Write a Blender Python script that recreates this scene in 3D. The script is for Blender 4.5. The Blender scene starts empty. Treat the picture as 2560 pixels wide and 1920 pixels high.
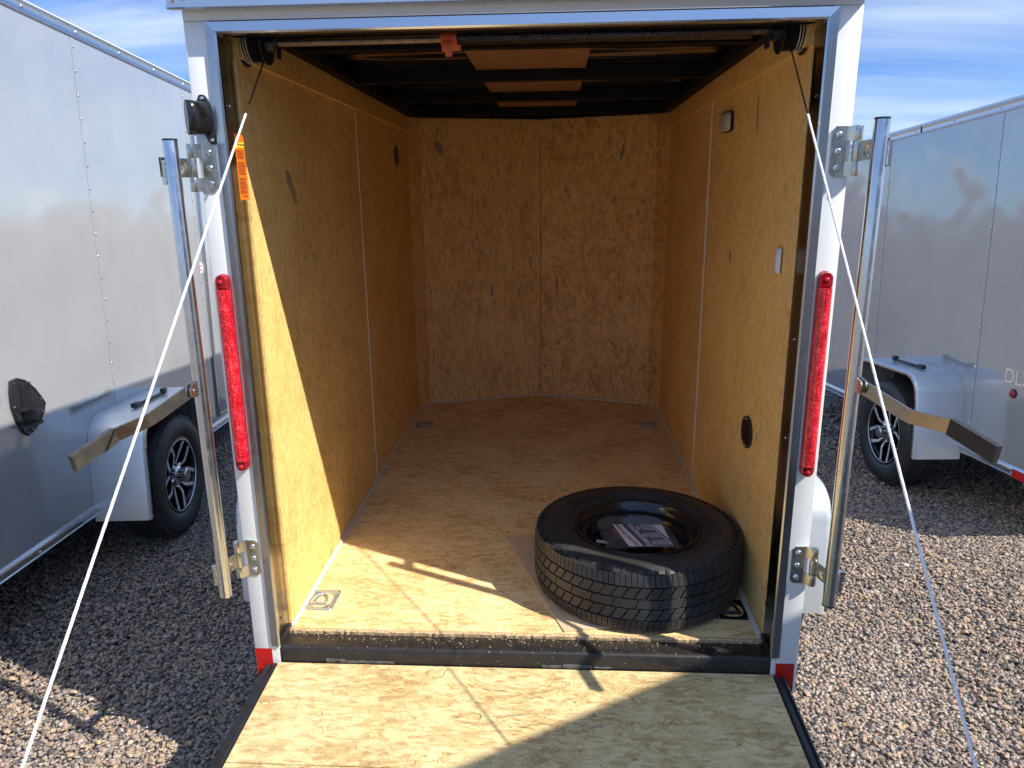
import bpy, bmesh, math, random
import numpy as np
from mathutils import Vector, Matrix
random.seed(7)
rng = np.random.default_rng(11)
sc = bpy.context.scene
col = sc.collection
PI = math.pi
R = math.radians

# ------------------------------------------------------------------ camera
cam_d = bpy.data.cameras.new('camera')
cam = bpy.data.objects.new('camera', cam_d)
col.objects.link(cam)
cam_d.sensor_width = 36.0
cam_d.lens = 1824.27 / 2560 * 36.0
cam_d.clip_start = 0.02
cam_d.clip_end = 5000
CAM = Vector((0.08828, -1.78512, 1.24362))
cam.matrix_world = Matrix(((0.99840, -0.00349, 0.05610, CAM.x),
                           (0.05514, 0.25461, -0.96547, CAM.y),
                           (-0.01091, 0.96704, 0.25440, CAM.z),
                           (0, 0, 0, 1)))
sc.camera = cam

# ------------------------------------------------------------------ sun and sky
SUN = Vector((1.0, -0.461, 1.105)).normalized()
sl = bpy.data.lights.new('sun', 'SUN')
sl.energy = 3.2
sl.angle = R(0.53)
sl.color = (1.0, 0.945, 0.85)
so = bpy.data.objects.new('sun', sl)
col.objects.link(so)
so.rotation_euler = SUN.to_track_quat('Z', 'Y').to_euler()
so.location = SUN * 20

world = bpy.data.worlds.new('World')
sc.world = world
world.use_nodes = True
wn = world.node_tree
wn.nodes.clear()


class NT:
    """tiny helper for node trees"""
    def __init__(self, tree):
        self.t = tree

    def n(self, kind, **kw):
        nd = self.t.nodes.new(kind)
        ins = kw.pop('ins', {})
        for k, v in kw.items():
            setattr(nd, k, v)
        for k, v in ins.items():
            if isinstance(v, bpy.types.NodeSocket):
                self.t.links.new(v, nd.inputs[k])
            else:
                nd.inputs[k].default_value = v
        return nd

    def math(self, op, a, b=0.0, clamp=False):
        nd = self.n('ShaderNodeMath', operation=op, use_clamp=clamp)
        for i, v in enumerate((a, b)):
            if isinstance(v, bpy.types.NodeSocket):
                self.t.links.new(v, nd.inputs[i])
            else:
                nd.inputs[i].default_value = v
        return nd.outputs[0]

    def mix(self, fac, a, b, mode='MIX'):
        nd = self.n('ShaderNodeMix', data_type='RGBA', blend_type=mode)
        for i, v in ((0, fac), (6, a), (7, b)):
            if isinstance(v, bpy.types.NodeSocket):
                self.t.links.new(v, nd.inputs[i])
            elif i == 0:
                nd.inputs[i].default_value = v
            else:
                nd.inputs[i].default_value = (*v[:3], 1)
        return nd.outputs[2]

    def ramp(self, fac, stops, interp='LINEAR'):
        nd = self.n('ShaderNodeValToRGB')
        nd.color_ramp.interpolation = interp
        el = nd.color_ramp.elements
        while len(el) < len(stops):
            el.new(0.5)
        for e, (p, c) in zip(el, stops):
            e.position = p
            e.color = (*c, 1) if not isinstance(c, (int, float)) else (c, c, c, 1)
        self.t.links.new(fac, nd.inputs[0])
        return nd.outputs[0]

    def maprange(self, v, a, b, c=0.0, d=1.0):
        nd = self.n('ShaderNodeMapRange', ins={0: v, 1: a, 2: b, 3: c, 4: d})
        return nd.outputs[0]


W = NT(wn)
sky = W.n('ShaderNodeTexSky', sky_type='NISHITA', sun_disc=False, sun_elevation=math.asin(SUN.z),
          sun_rotation=math.atan2(SUN.x, SUN.y), altitude=900.0, air_density=1.0, dust_density=0.1, ozone_density=3.5)
tc = W.n('ShaderNodeTexCoord')
sep = W.n('ShaderNodeSeparateXYZ', ins={0: tc.outputs['Generated']})
zc = W.math('MAXIMUM', sep.outputs['Z'], 0.03)
cx_ = W.math('DIVIDE', sep.outputs['X'], W.math('ADD', zc, 0.12))
cy_ = W.math('DIVIDE', sep.outputs['Y'], W.math('ADD', zc, 0.12))
cv = W.n('ShaderNodeCombineXYZ', ins={0: cx_, 1: cy_, 2: 0.0})
mp = W.n('ShaderNodeMapping', ins={0: cv.outputs[0], 'Rotation': (0, 0, R(-24)), 'Scale': (0.42, 1.55, 1.0), 'Location': (3.1, 0.4, 0)})
cn = W.n('ShaderNodeTexNoise', ins={'Vector': mp.outputs[0], 'Scale': 0.85, 'Detail': 9.0, 'Roughness': 0.56, 'Distortion': 0.35})
cn2 = W.n('ShaderNodeTexNoise', ins={'Vector': cv.outputs[0], 'Scale': 0.42, 'Detail': 3.0, 'Roughness': 0.5})
cm = W.maprange(cn.outputs[0], 0.41, 0.64)
cm2 = W.maprange(cn2.outputs[0], 0.30, 0.62)
cf = W.math('MULTIPLY', cm, cm2, True)
low = W.maprange(sep.outputs['Z'], 0.0, 0.22, 0.42, 0.0)
cf = W.math('ADD', W.math('MULTIPLY', cf, 0.85), low, True)
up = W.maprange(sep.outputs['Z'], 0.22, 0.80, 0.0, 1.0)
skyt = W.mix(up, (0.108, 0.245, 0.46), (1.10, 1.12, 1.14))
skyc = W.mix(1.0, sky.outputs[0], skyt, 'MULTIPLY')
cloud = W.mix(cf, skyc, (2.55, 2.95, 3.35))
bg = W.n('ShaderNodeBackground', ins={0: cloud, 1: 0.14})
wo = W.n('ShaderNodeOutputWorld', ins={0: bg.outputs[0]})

sc.view_settings.view_transform = 'Standard'
sc.view_settings.look = 'None'
sc.view_settings.gamma = 1.0
sc.view_settings.exposure = 1.24
sc.view_settings.use_curve_mapping = False
try:
    sc.cycles.max_bounces = 10
    sc.cycles.diffuse_bounces = 6
    sc.cycles.glossy_bounces = 5
    sc.cycles.use_denoising = True
    sc.cycles.sample_clamp_indirect = 6
except Exception:
    pass


# ------------------------------------------------------------------ materials
def new_mat(name):
    m = bpy.data.materials.new(name)
    m.use_nodes = True
    m.node_tree.nodes.clear()
    t = NT(m.node_tree)
    out = t.n('ShaderNodeOutputMaterial')
    b = t.n('ShaderNodeBsdfPrincipled')
    t.t.links.new(b.outputs[0], out.inputs[0])
    return m, t, b


def setin(t, b, **kw):
    names = {'base': 'Base Color', 'rough': 'Roughness', 'metal': 'Metallic', 'normal': 'Normal', 'coat': 'Coat Weight',
             'coatr': 'Coat Roughness', 'trans': 'Transmission Weight', 'ior': 'IOR', 'spec': 'Specular IOR Level',
             'alpha': 'Alpha', 'aniso': 'Anisotropic', 'sss': 'Subsurface Weight'}
    for k, v in kw.items():
        s = b.inputs[names[k]]
        if isinstance(v, bpy.types.NodeSocket):
            t.t.links.new(v, s)
        elif k == 'base':
            s.default_value = (*v[:3], 1)
        else:
            s.default_value = v


def objcoord(t, scale=(1, 1, 1), rot=(0, 0, 0), loc=(0, 0, 0)):
    tcn = t.n('ShaderNodeTexCoord')
    return t.n('ShaderNodeMapping', ins={0: tcn.outputs['Object'], 'Scale': scale, 'Rotation': rot, 'Location': loc}).outputs[0]


def noise(t, vec, scale, detail=4.0, rough=0.55, dist=0.0):
    return t.n('ShaderNodeTexNoise', ins={'Vector': vec, 'Scale': scale, 'Detail': detail, 'Roughness': rough, 'Distortion': dist}).outputs[0]


def bump(t, h, strength=0.3, dist=0.002, normal=None):
    ins = {'Strength': strength, 'Distance': dist, 'Height': h}
    if normal is not None:
        ins['Normal'] = normal
    return t.n('ShaderNodeBump', ins=ins).outputs[0]


def simple(name, base, rough=0.5, metal=0.0, var=0.15, vscale=12, bumpk=0.0, bscale=300, **kw):
    m, t, b = new_mat(name)
    v = objcoord(t)
    n1 = noise(t, v, vscale, 5)
    k = t.maprange(n1, 0.3, 0.7, 1 - var, 1 + var)
    c = t.mix(1.0, base, t.n('ShaderNodeCombineColor', ins={0: k, 1: k, 2: k}).outputs[0], 'MULTIPLY')
    n2 = noise(t, v, vscale * 4, 4)
    r = t.maprange(n2, 0.3, 0.7, max(0.02, rough - 0.07), min(1, rough + 0.07))
    setin(t, b, base=c, rough=r, metal=metal, **kw)
    if bumpk:
        setin(t, b, normal=bump(t, noise(t, v, bscale, 3), bumpk, 0.001))
    return m


def paint(name, base, metal, rough, wave=0.0, dust=0.0, wscale=(1.2, 1.2, 1.2)):
    """sheet metal paint with slow oil-can waves that bend reflections"""
    m, t, b = new_mat(name)
    v = objcoord(t)
    vw = objcoord(t, wscale)
    h = noise(t, vw, 1.6, 2.0, 0.4)
    h2 = noise(t, vw, 0.7, 1.0, 0.4)
    hh = t.math('ADD', t.math('MULTIPLY', h, 0.35), h2)
    fine = noise(t, v, 900, 2)
    nrm = bump(t, fine, 0.04, 0.0004)
    if wave:
        nrm = bump(t, hh, wave, 0.05, nrm)
    d = noise(t, v, 3.0, 6, 0.6)
    k = t.maprange(d, 0.35, 0.7, 0.95, 1.04)
    c = t.mix(1.0, base, t.n('ShaderNodeCombineColor', ins={0: k, 1: k, 2: k}).outputs[0], 'MULTIPLY')
    if dust:
        dn = t.maprange(noise(t, v, 40, 8, 0.7), 0.5, 0.75, 0.0, dust)
        c = t.mix(dn, c, (0.45, 0.40, 0.34))
    r = t.maprange(noise(t, v, 5.0, 6, 0.65), 0.3, 0.7, rough * 0.8, rough * 1.25)
    setin(t, b, base=c, rough=r, metal=metal, normal=nrm, coat=0.15, coatr=0.08)
    return m


def brushed(name, base, rough, axis, streak=0.25):
    """extruded aluminium: fine lines along one axis"""
    m, t, b = new_mat(name)
    s = [260, 260, 260]
    s[axis] = 3
    v = objcoord(t, tuple(s))
    n1 = noise(t, v, 1.0, 3, 0.6)
    s2 = [60, 60, 60]
    s2[axis] = 1.0
    n2 = noise(t, objcoord(t, tuple(s2)), 1.0, 4, 0.6)
    k = t.maprange(n2, 0.3, 0.7, 1 - streak, 1.0)
    c = t.mix(1.0, base, t.n('ShaderNodeCombineColor', ins={0: k, 1: k, 2: k}).outputs[0], 'MULTIPLY')
    setin(t, b, base=c, metal=1.0, rough=t.maprange(n1, 0.3, 0.7, rough * 0.75, rough * 1.3), normal=bump(t, n1, 0.05, 0.0004))
    return m


def board(name, pale, mid, dark, grain='x', flake=1.0, contrast=1.0, spots=0.5, blot=0.5, edges=0.3, grey=1.0):
    """oriented strand board: overlapping flakes, each with its own tone and grain direction"""
    m, t, b = new_mat(name)
    tcn = t.n('ShaderNodeTexCoord')
    if grain == 'z':            # grain runs up the wall: swizzle so local x is the grain
        s0 = t.n('ShaderNodeSeparateXYZ', ins={0: tcn.outputs['Object']})
        v0 = t.n('ShaderNodeCombineXYZ', ins={0: s0.outputs['Z'], 1: t.math('ADD', s0.outputs['Y'], s0.outputs['X']), 2: 0.37}).outputs[0]
    else:
        s0 = t.n('ShaderNodeSeparateXYZ', ins={0: tcn.outputs['Object']})
        v0 = t.n('ShaderNodeCombineXYZ', ins={0: s0.outputs['X'], 1: s0.outputs['Y'], 2: 0.61}).outputs[0]
    wob = t.n('ShaderNodeTexNoise', ins={'Vector': v0, 'Scale': 9.0, 'Detail': 3.0})
    w2 = t.n('ShaderNodeVectorMath', operation='SCALE', ins={0: t.n('ShaderNodeVectorMath', operation='SUBTRACT', ins={0: wob.outputs['Color'], 1: (0.5, 0.5, 0.5)}).outputs[0], 'Scale': 0.035}).outputs[0]
    v1 = t.n('ShaderNodeVectorMath', operation='ADD', ins={0: v0, 1: w2}).outputs[0]
    # grain direction wanders slowly; fibres follow it
    la = t.n('ShaderNodeTexNoise', ins={'Vector': v0, 'Scale': 7.0 / flake, 'Detail': 2.0}).outputs[0]
    ang0 = t.math('MULTIPLY', t.math('SUBTRACT', la, 0.5), 3.2)
    tone = None
    grainh = None
    for i, (sx, sy, off) in enumerate(((12, 40, 0), (18, 70, 7.3), (34, 120, 3.1))):
        mpv = t.n('ShaderNodeMapping', ins={0: v1, 'Scale': (sx / flake, sy / flake, 1.0), 'Location': (off, off * 1.7, 0), 'Rotation': (0, 0, (0.15, 0.42, -0.5)[i])}).outputs[0]
        vo = t.n('ShaderNodeTexVoronoi', voronoi_dimensions='2D', feature='SMOOTH_F1', ins={'Vector': mpv, 'Scale': 1.0, 'Randomness': 1.0, 'Smoothness': 0.35})
        cs = t.n('ShaderNodeSeparateColor', ins={0: vo.outputs['Color']})
        ang = t.math('ADD', t.math('MULTIPLY', t.math('SUBTRACT', cs.outputs[0], 0.5), 1.5), ang0)
        rot = t.n('ShaderNodeVectorRotate', rotation_type='Z_AXIS', ins={'Vector': v1, 'Angle': ang0}).outputs[0]
        gm = t.n('ShaderNodeMapping', ins={0: rot, 'Scale': ((16, 30, 60)[i], (120, 260, 520)[i], 1), 'Location': (off, 0, 0)}).outputs[0]
        gn = t.n('ShaderNodeTexNoise', ins={'Vector': gm, 'Scale': 1.0, 'Detail': 4.0, 'Roughness': 0.65, 'Distortion': 0.6}).outputs[0]
        one = t.math('ADD', t.math('MULTIPLY', cs.outputs[1], 0.26), t.math('MULTIPLY', gn, 1.15))
        if tone is None:
            tone, grainh = one, gn
        else:
            mx = t.n('ShaderNodeMix', data_type='FLOAT', ins={0: t.maprange(cs.outputs[2], 0.35, 0.65), 2: tone, 3: one})
            tone = mx.outputs[0]
            mx2 = t.n('ShaderNodeMix', data_type='FLOAT', ins={0: 0.5, 2: grainh, 3: gn})
            grainh = mx2.outputs[0]
    tone = t.math('ADD', t.math('MULTIPLY', t.math('SUBTRACT', tone, 0.70), contrast * 1.9), 0.52)
    big = noise(t, v0, 3.4, 6, 0.65)
    tone = t.math('ADD', tone, t.math('MULTIPLY', t.math('SUBTRACT', big, 0.5), blot * 1.6))
    c = t.ramp(tone, [(0.05, dark), (0.46, mid), (0.90, pale)])
    # thin dark slivers and bark specks
    sm = t.n('ShaderNodeMapping', ins={0: t.n('ShaderNodeVectorRotate', rotation_type='Z_AXIS', ins={'Vector': v1, 'Angle': t.math('MULTIPLY', ang0, 0.9)}).outputs[0], 'Scale': (24, 105, 1)}).outputs[0]
    sp = t.n('ShaderNodeTexVoronoi', voronoi_dimensions='2D', feature='F1', ins={'Vector': sm, 'Scale': 1.0, 'Randomness': 1.0})
    spc = t.n('ShaderNodeSeparateColor', ins={0: sp.outputs['Color']})
    inn = t.math('LESS_THAN', sp.outputs['Distance'], t.math('ADD', t.math('MULTIPLY', spc.outputs[2], 0.24), 0.08))
    few = t.math('GREATER_THAN', spc.outputs[0], 1 - 0.07 * spots)
    c = t.mix(t.math('MULTIPLY', t.math('MULTIPLY', inn, few), 0.72), c, tuple(x * 0.33 for x in dark))
    # curled strand edges: thin ridges of a stretched noise, present in patches
    for (rs, off2, wd) in ((0.0, 2.2, 0.010), (0.9, 9.1, 0.008)):
        rm = t.n('ShaderNodeMapping', ins={0: v1, 'Scale': (26, 75, 1), 'Rotation': (0, 0, rs), 'Location': (off2, off2, 0)}).outputs[0]
        rn = t.n('ShaderNodeTexNoise', ins={'Vector': rm, 'Scale': 1.0, 'Detail': 2.0, 'Roughness': 0.5, 'Distortion': 1.2}).outputs[0]
        rd = t.maprange(t.math('ABSOLUTE', t.math('SUBTRACT', rn, 0.5)), wd, wd * 2.6, 1.0, 0.0)
        pm = t.maprange(noise(t, v1, 16.0, 3, 0.6), 0.50, 0.62)
        c = t.mix(t.math('MULTIPLY', t.math('MULTIPLY', rd, pm), edges), c, tuple(x * 0.55 for x in dark))
    # rare grey weathered flakes
    gm2 = t.n('ShaderNodeMapping', ins={0: t.n('ShaderNodeVectorRotate', rotation_type='Z_AXIS', ins={'Vector': v1, 'Angle': t.math('ADD', t.math('MULTIPLY', ang0, 0.25), -0.3)}).outputs[0], 'Scale': (10.5, 46, 1)}).outputs[0]
    gv = t.n('ShaderNodeTexVoronoi', voronoi_dimensions='2D', feature='F1', ins={'Vector': gm2, 'Scale': 1.0, 'Randomness': 1.0})
    gc = t.n('ShaderNodeSeparateColor', ins={0: gv.outputs['Color']})
    g_in = t.maprange(gv.outputs['Distance'], 0.30, 0.22)
    g_few = t.math('GREATER_THAN', gc.outputs[1], 1 - 0.026 * spots * grey)
    streak = t.maprange(grainh, 0.35, 0.6, 0.35, 0.9)
    gf = t.math('MULTIPLY', t.math('MULTIPLY', g_in, g_few), streak)
    c = t.mix(gf, c, (0.24, 0.21, 0.15))
    h = t.math('ADD', grainh, t.math('MULTIPLY', tone, 0.8))
    setin(t, b, base=c, rough=0.62, spec=0.35, normal=bump(t, h, 0.35, 0.0012))
    return m


M = {}
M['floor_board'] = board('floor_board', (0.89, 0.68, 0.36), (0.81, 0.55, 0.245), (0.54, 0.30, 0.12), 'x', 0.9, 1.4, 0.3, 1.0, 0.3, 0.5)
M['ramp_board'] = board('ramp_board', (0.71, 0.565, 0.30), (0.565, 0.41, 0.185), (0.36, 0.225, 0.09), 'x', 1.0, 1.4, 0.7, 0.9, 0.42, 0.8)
M['side_board'] = board('side_board', (0.90, 0.63, 0.25), (0.85, 0.54, 0.18), (0.56, 0.30, 0.09), 'z', 0.5, 1.15, 0.7, 0.6, 0.22, 0.8)
M['nose_board'] = board('nose_board', (0.90, 0.60, 0.25), (0.85, 0.50, 0.175), (0.50, 0.25, 0.08), 'z', 1.0, 1.35, 0.9, 0.6, 0.5, 2.2)
M['board_edge'] = simple('board_edge', (0.46, 0.32, 0.17), 0.85, var=0.5, vscale=160, bumpk=0.8, bscale=300)
M['white_paint'] = paint('white_paint', (0.77, 0.775, 0.755), 0.0, 0.28)
M['silver_paint'] = paint('silver_paint', (0.46, 0.48, 0.50), 0.42, 0.085, wave=1.0, dust=0.03)
M['fender_paint'] = paint('fender_paint', (0.62, 0.655, 0.69), 0.5, 0.30, wave=0.03, dust=0.0)
M['alu_z'] = brushed('alu_z', (0.50, 0.50, 0.50), 0.17, 2, 0.12)
M['alu_jamb'] = brushed('alu_jamb', (0.27, 0.25, 0.23), 0.20, 2, 0.15)
M['alu_x'] = brushed('alu_x', (0.66, 0.68, 0.70), 0.19, 0, 0.10)
M['alu_y'] = brushed('alu_y', (0.66, 0.68, 0.70), 0.26, 1, 0.12)
M['zinc'] = simple('zinc', (0.60, 0.58, 0.51), 0.25, 1.0, var=0.07, vscale=9)
M['zinc_dull'] = simple('zinc_dull', (0.36, 0.33, 0.27), 0.30, 1.0, var=0.07, vscale=9)
M['zinc_blue'] = simple('zinc_blue', (0.66, 0.68, 0.69), 0.24, 1.0, var=0.07, vscale=9)
M['weld'] = simple('weld', (0.55, 0.54, 0.50), 0.4, 1.0, var=0.3, vscale=200, bumpk=1.0, bscale=250)
M['screw'] = simple('screw', (0.75, 0.76, 0.78), 0.18, 1.0, var=0.1)
M['plated'] = simple('plated', (0.40, 0.45, 0.50), 0.25, 0.7, var=0.08, vscale=20)
M['black_steel'] = simple('black_steel', (0.018, 0.018, 0.020), 0.42, 0.0, var=0.3, vscale=30, bumpk=0.1, bscale=120)
M['black_plastic'] = simple('black_plastic', (0.014, 0.014, 0.016), 0.36, 0.0, var=0.3, vscale=30)
M['rubber_grip'] = simple('rubber_grip', (0.020, 0.020, 0.022), 0.55, 0.0, var=0.25, vscale=40, bumpk=0.15)
M['grip_worn'] = simple('grip_worn', (0.085, 0.08, 0.07), 0.42, 0.5, var=0.3, vscale=40, bumpk=0.15)
M['black_gloss'] = simple('black_gloss', (0.010, 0.010, 0.011), 0.16, 0.0, var=0.3, vscale=20)
M['chrome'] = simple('chrome', (0.75, 0.75, 0.76), 0.10, 1.0, var=0.05)
M['machined'] = simple('machined', (0.80, 0.81, 0.83), 0.35, 0.5, var=0.08, vscale=60)
M['caulk'] = simple('caulk', (0.62, 0.57, 0.47), 0.55, 0.0, var=0.12, vscale=60, bumpk=0.5, bscale=60)
M['spring_steel'] = simple('spring_steel', (0.13, 0.12, 0.13), 0.25, 0.9, var=0.3, vscale=80)
M['shaft'] = simple('shaft', (0.22, 0.17, 0.12), 0.42, 0.9, var=0.35, vscale=60)
M['cable'] = simple('cable', (0.045, 0.040, 0.038), 0.5, 0.5, var=0.3, vscale=100)
M['rope_white'] = simple('rope_white', (0.78, 0.77, 0.75), 0.6, 0.0, var=0.1, vscale=200)
M['orange_plastic'] = simple('orange_plastic', (0.75, 0.115, 0.03), 0.45, 0.0, var=0.1)
M['orange_label'] = simple('orange_label', (0.85, 0.17, 0.012), 0.45, 0.0, var=0.03)
M['yellow_label'] = simple('yellow_label', (0.85, 0.62, 0.03), 0.45, 0.0, var=0.03)
M['ink'] = simple('ink', (0.02, 0.018, 0.016), 0.6, 0.0, var=0.0)
M['strip_board'] = simple('strip_board', (0.34, 0.175, 0.085), 0.7, 0.0, var=0.10, vscale=8)
M['door_white'] = simple('door_white', (0.78, 0.78, 0.76), 0.4, 0.0, var=0.05)
M['lamp_lens'] = simple('lamp_lens', (0.46, 0.44, 0.40), 0.35, 0.0, var=0.1)
M['paper'] = simple('paper', (0.88, 0.87, 0.88), 0.5, 0.0, var=0.04)
M['panel_grey'] = simple('panel_grey', (0.36, 0.36, 0.40), 0.45, 0.0, var=0.35, vscale=400)
M['navy'] = simple('navy', (0.018, 0.028, 0.10), 0.4, 0.0, var=0.1)
M['maroon'] = simple('maroon', (0.22, 0.022, 0.022), 0.4, 0.0, var=0.1)
M['print_red'] = simple('print_red', (0.55, 0.03, 0.02), 0.5, 0.0, var=0.02)
M['tape_clear'] = simple('tape_clear', (0.09, 0.09, 0.095), 0.16, 0.0, var=0.3, vscale=60, bumpk=0.6, bscale=80)
M['letter'] = simple('letter', (0.85, 0.80, 0.68), 0.3, 0.0, var=0.03)
M['primer'] = simple('primer', (0.03, 0.026, 0.024), 0.5, 0.0, var=0.3)
M['bow_black'] = simple('bow_black', (0.005, 0.005, 0.007), 0.6, 0.0, var=0.2, spec=0.2)
M['decal_white'] = simple('decal_white', (0.8, 0.78, 0.77), 0.4, 0.0, var=0.03)


def mk_ceiling():
    m, t, b = new_mat('ceiling_sheet')
    v = objcoord(t, (1.2, 9.0, 1))
    h = noise(t, v, 1.0, 2, 0.4)
    setin(t, b, base=(0.42, 0.37, 0.34), metal=0.95, rough=0.10, normal=bump(t, h, 0.9, 0.03))
    return m


M['ceiling_sheet'] = mk_ceiling()


def mk_sill():
    m, t, b = new_mat('sill_paint')
    v = objcoord(t)
    sep = t.n('ShaderNodeSeparateXYZ', ins={0: v})
    dusty = t.maprange(sep.outputs['Y'], -0.03, 0.10, 0.03, 0.15)
    n1 = noise(t, v, 22, 8, 0.75)
    d = t.math('MULTIPLY', t.maprange(n1, 0.38, 0.72), dusty)
    sp = t.n('ShaderNodeTexVoronoi', ins={'Vector': v, 'Scale': 260.0})
    spc = t.n('ShaderNodeSeparateColor', ins={0: sp.outputs['Color']})
    chip = t.math('MULTIPLY', t.math('LESS_THAN', sp.outputs['Distance'], 0.30), t.math('GREATER_THAN', spc.outputs[0], 0.985))
    c = t.mix(d, (0.011, 0.010, 0.010), (0.24, 0.20, 0.15))
    c = t.mix(t.math('MULTIPLY', chip, 0.8), c, (0.55, 0.45, 0.30))
    setin(t, b, base=c, rough=t.maprange(n1, 0.3, 0.7, 0.42, 0.62), normal=bump(t, noise(t, v, 250, 4), 0.25, 0.001))
    return m


M['sill_paint'] = mk_sill()


def mk_lens():
    m, t, b = new_mat('red_lens')
    v = objcoord(t)
    vo = t.n('ShaderNodeTexVoronoi', ins={'Vector': v, 'Scale': 190.0})
    n1 = noise(t, v, 45, 6, 0.7)
    c = t.ramp(t.math('ADD', t.math('MULTIPLY', n1, 0.7), t.math('MULTIPLY', vo.outputs['Distance'], 0.35)),
               [(0.30, (0.20, 0.001, 0.004)), (0.52, (0.62, 0.006, 0.018)), (0.74, (0.90, 0.07, 0.09))])
    setin(t, b, base=c, rough=0.12, coat=1.0, coatr=0.04, normal=bump(t, vo.outputs['Distance'], 0.25, 0.001))
    return m


M['red_lens'] = mk_lens()
M['red_cap'] = simple('red_cap', (0.30, 0.004, 0.012), 0.14, 0.0, var=0.2, vscale=60, coat=1.0)


def mk_reflector():
    m, t, b = new_mat('reflective_tape')
    v = objcoord(t)
    vo = t.n('ShaderNodeTexVoronoi', ins={'Vector': v, 'Scale': 420.0})
    c = t.mix(t.maprange(vo.outputs['Distance'], 0.2, 0.6), (0.62, 0.018, 0.012), (0.45, 0.010, 0.008))
    setin(t, b, base=c, rough=0.3, coat=0.5, normal=bump(t, vo.outputs['Distance'], 0.2, 0.0005))
    return m


M['reflective_tape'] = mk_reflector()


def mk_tyre(name, base, rough):
    m, t, b = new_mat(name)
    v = objcoord(t)
    n1 = noise(t, v, 9, 6, 0.65)
    d = t.maprange(n1, 0.42, 0.75, 0.0, 0.55)
    c = t.mix(d, base, tuple(x * 2.1 + 0.006 for x in base))
    setin(t, b, base=c, rough=t.maprange(n1, 0.3, 0.7, rough - 0.1, rough + 0.12), normal=bump(t, noise(t, v, 260, 3), 0.2, 0.0008))
    return m


M['tyre'] = mk_tyre('tyre', (0.025, 0.025, 0.025), 0.48)


def mk_cardboard():
    m, t, b = new_mat('cardboard')
    v = objcoord(t, (1, 1, 1), (0, 0, R(-24)))
    w = t.n('ShaderNodeTexWave', wave_type='BANDS', bands_direction='X', ins={'Vector': v, 'Scale': 42.0, 'Distortion': 0.4, 'Detail': 1.0})
    n1 = noise(t, v, 30, 5)
    k = t.maprange(n1, 0.3, 0.7, 0.9, 1.1)
    c = t.mix(1.0, (0.60, 0.44, 0.27), t.n('ShaderNodeCombineColor', ins={0: k, 1: k, 2: k}).outputs[0], 'MULTIPLY')
    setin(t, b, base=c, rough=0.8, normal=bump(t, w.outputs[1], 0.5, 0.002))
    return m


M['cardboard'] = mk_cardboard()


def mk_bag():
    m, t, b = new_mat('clear_film')
    v = objcoord(t)
    n1 = noise(t, v, 26, 3, 0.5, 0.6)
    setin(t, b, base=(0.62, 0.60, 0.58), rough=0.10, alpha=0.13, spec=0.8, normal=bump(t, n1, 1.0, 0.012))
    return m


M['clear_film'] = mk_bag()


def mk_stone():
    m, t, b = new_mat('gravel_stone')
    g = t.n('ShaderNodeNewGeometry')
    rpi = g.outputs['Random Per Island']
    c = t.ramp(rpi, [(0.0, (0.09, 0.09, 0.095)), (0.16, (0.22, 0.22, 0.23)), (0.28, (0.44, 0.39, 0.33)), (0.42, (0.56, 0.47, 0.35)),
                     (0.52, (0.30, 0.31, 0.31)), (0.64, (0.56, 0.40, 0.32)), (0.76, (0.66, 0.63, 0.58)), (0.87, (0.24, 0.235, 0.24)), (0.95, (0.72, 0.60, 0.36)), (1.0, (0.60, 0.45, 0.36))])
    v = objcoord(t)
    n1 = noise(t, v, 160, 4, 0.6)
    k = t.maprange(n1, 0.3, 0.7, 0.78, 1.12)
    k2 = t.math('MULTIPLY', k, 0.585)
    k3 = t.math('MULTIPLY', k, 0.53)
    k1 = t.math('MULTIPLY', k, 0.675)
    c = t.mix(1.0, c, t.n('ShaderNodeCombineColor', ins={0: k1, 1: k2, 2: k3}).outputs[0], 'MULTIPLY')
    setin(t, b, base=c, rough=0.72)
    return m


M['gravel_stone'] = mk_stone()


def mk_ground():
    m, t, b = new_mat('gravel_ground')
    v = objcoord(t)
    vo = t.n('ShaderNodeTexVoronoi', ins={'Vector': v, 'Scale': 62.0})
    cs = t.n('ShaderNodeSeparateColor', ins={0: vo.outputs['Color']})
    c = t.ramp(cs.outputs[0], [(0.0, (0.10, 0.10, 0.10)), (0.25, (0.38, 0.31, 0.25)), (0.5, (0.50, 0.38, 0.28)), (0.75, (0.30, 0.27, 0.25)), (1.0, (0.60, 0.50, 0.40))])
    c = t.mix(t.maprange(vo.outputs['Distance'], 0.35, 0.75), c, (0.05, 0.042, 0.038))
    n1 = t.maprange(noise(t, v, 0.8, 5), 0.3, 0.7, 0.85, 1.15)
    c = t.mix(1.0, c, t.n('ShaderNodeCombineColor', ins={0: n1, 1: n1, 2: n1}).outputs[0], 'MULTIPLY')
    setin(t, b, base=c, rough=0.85, normal=bump(t, t.math('SUBTRACT', 1.0, vo.outputs['Distance']), 1.0, 0.02))
    return m


M['gravel_ground'] = mk_ground()


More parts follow.
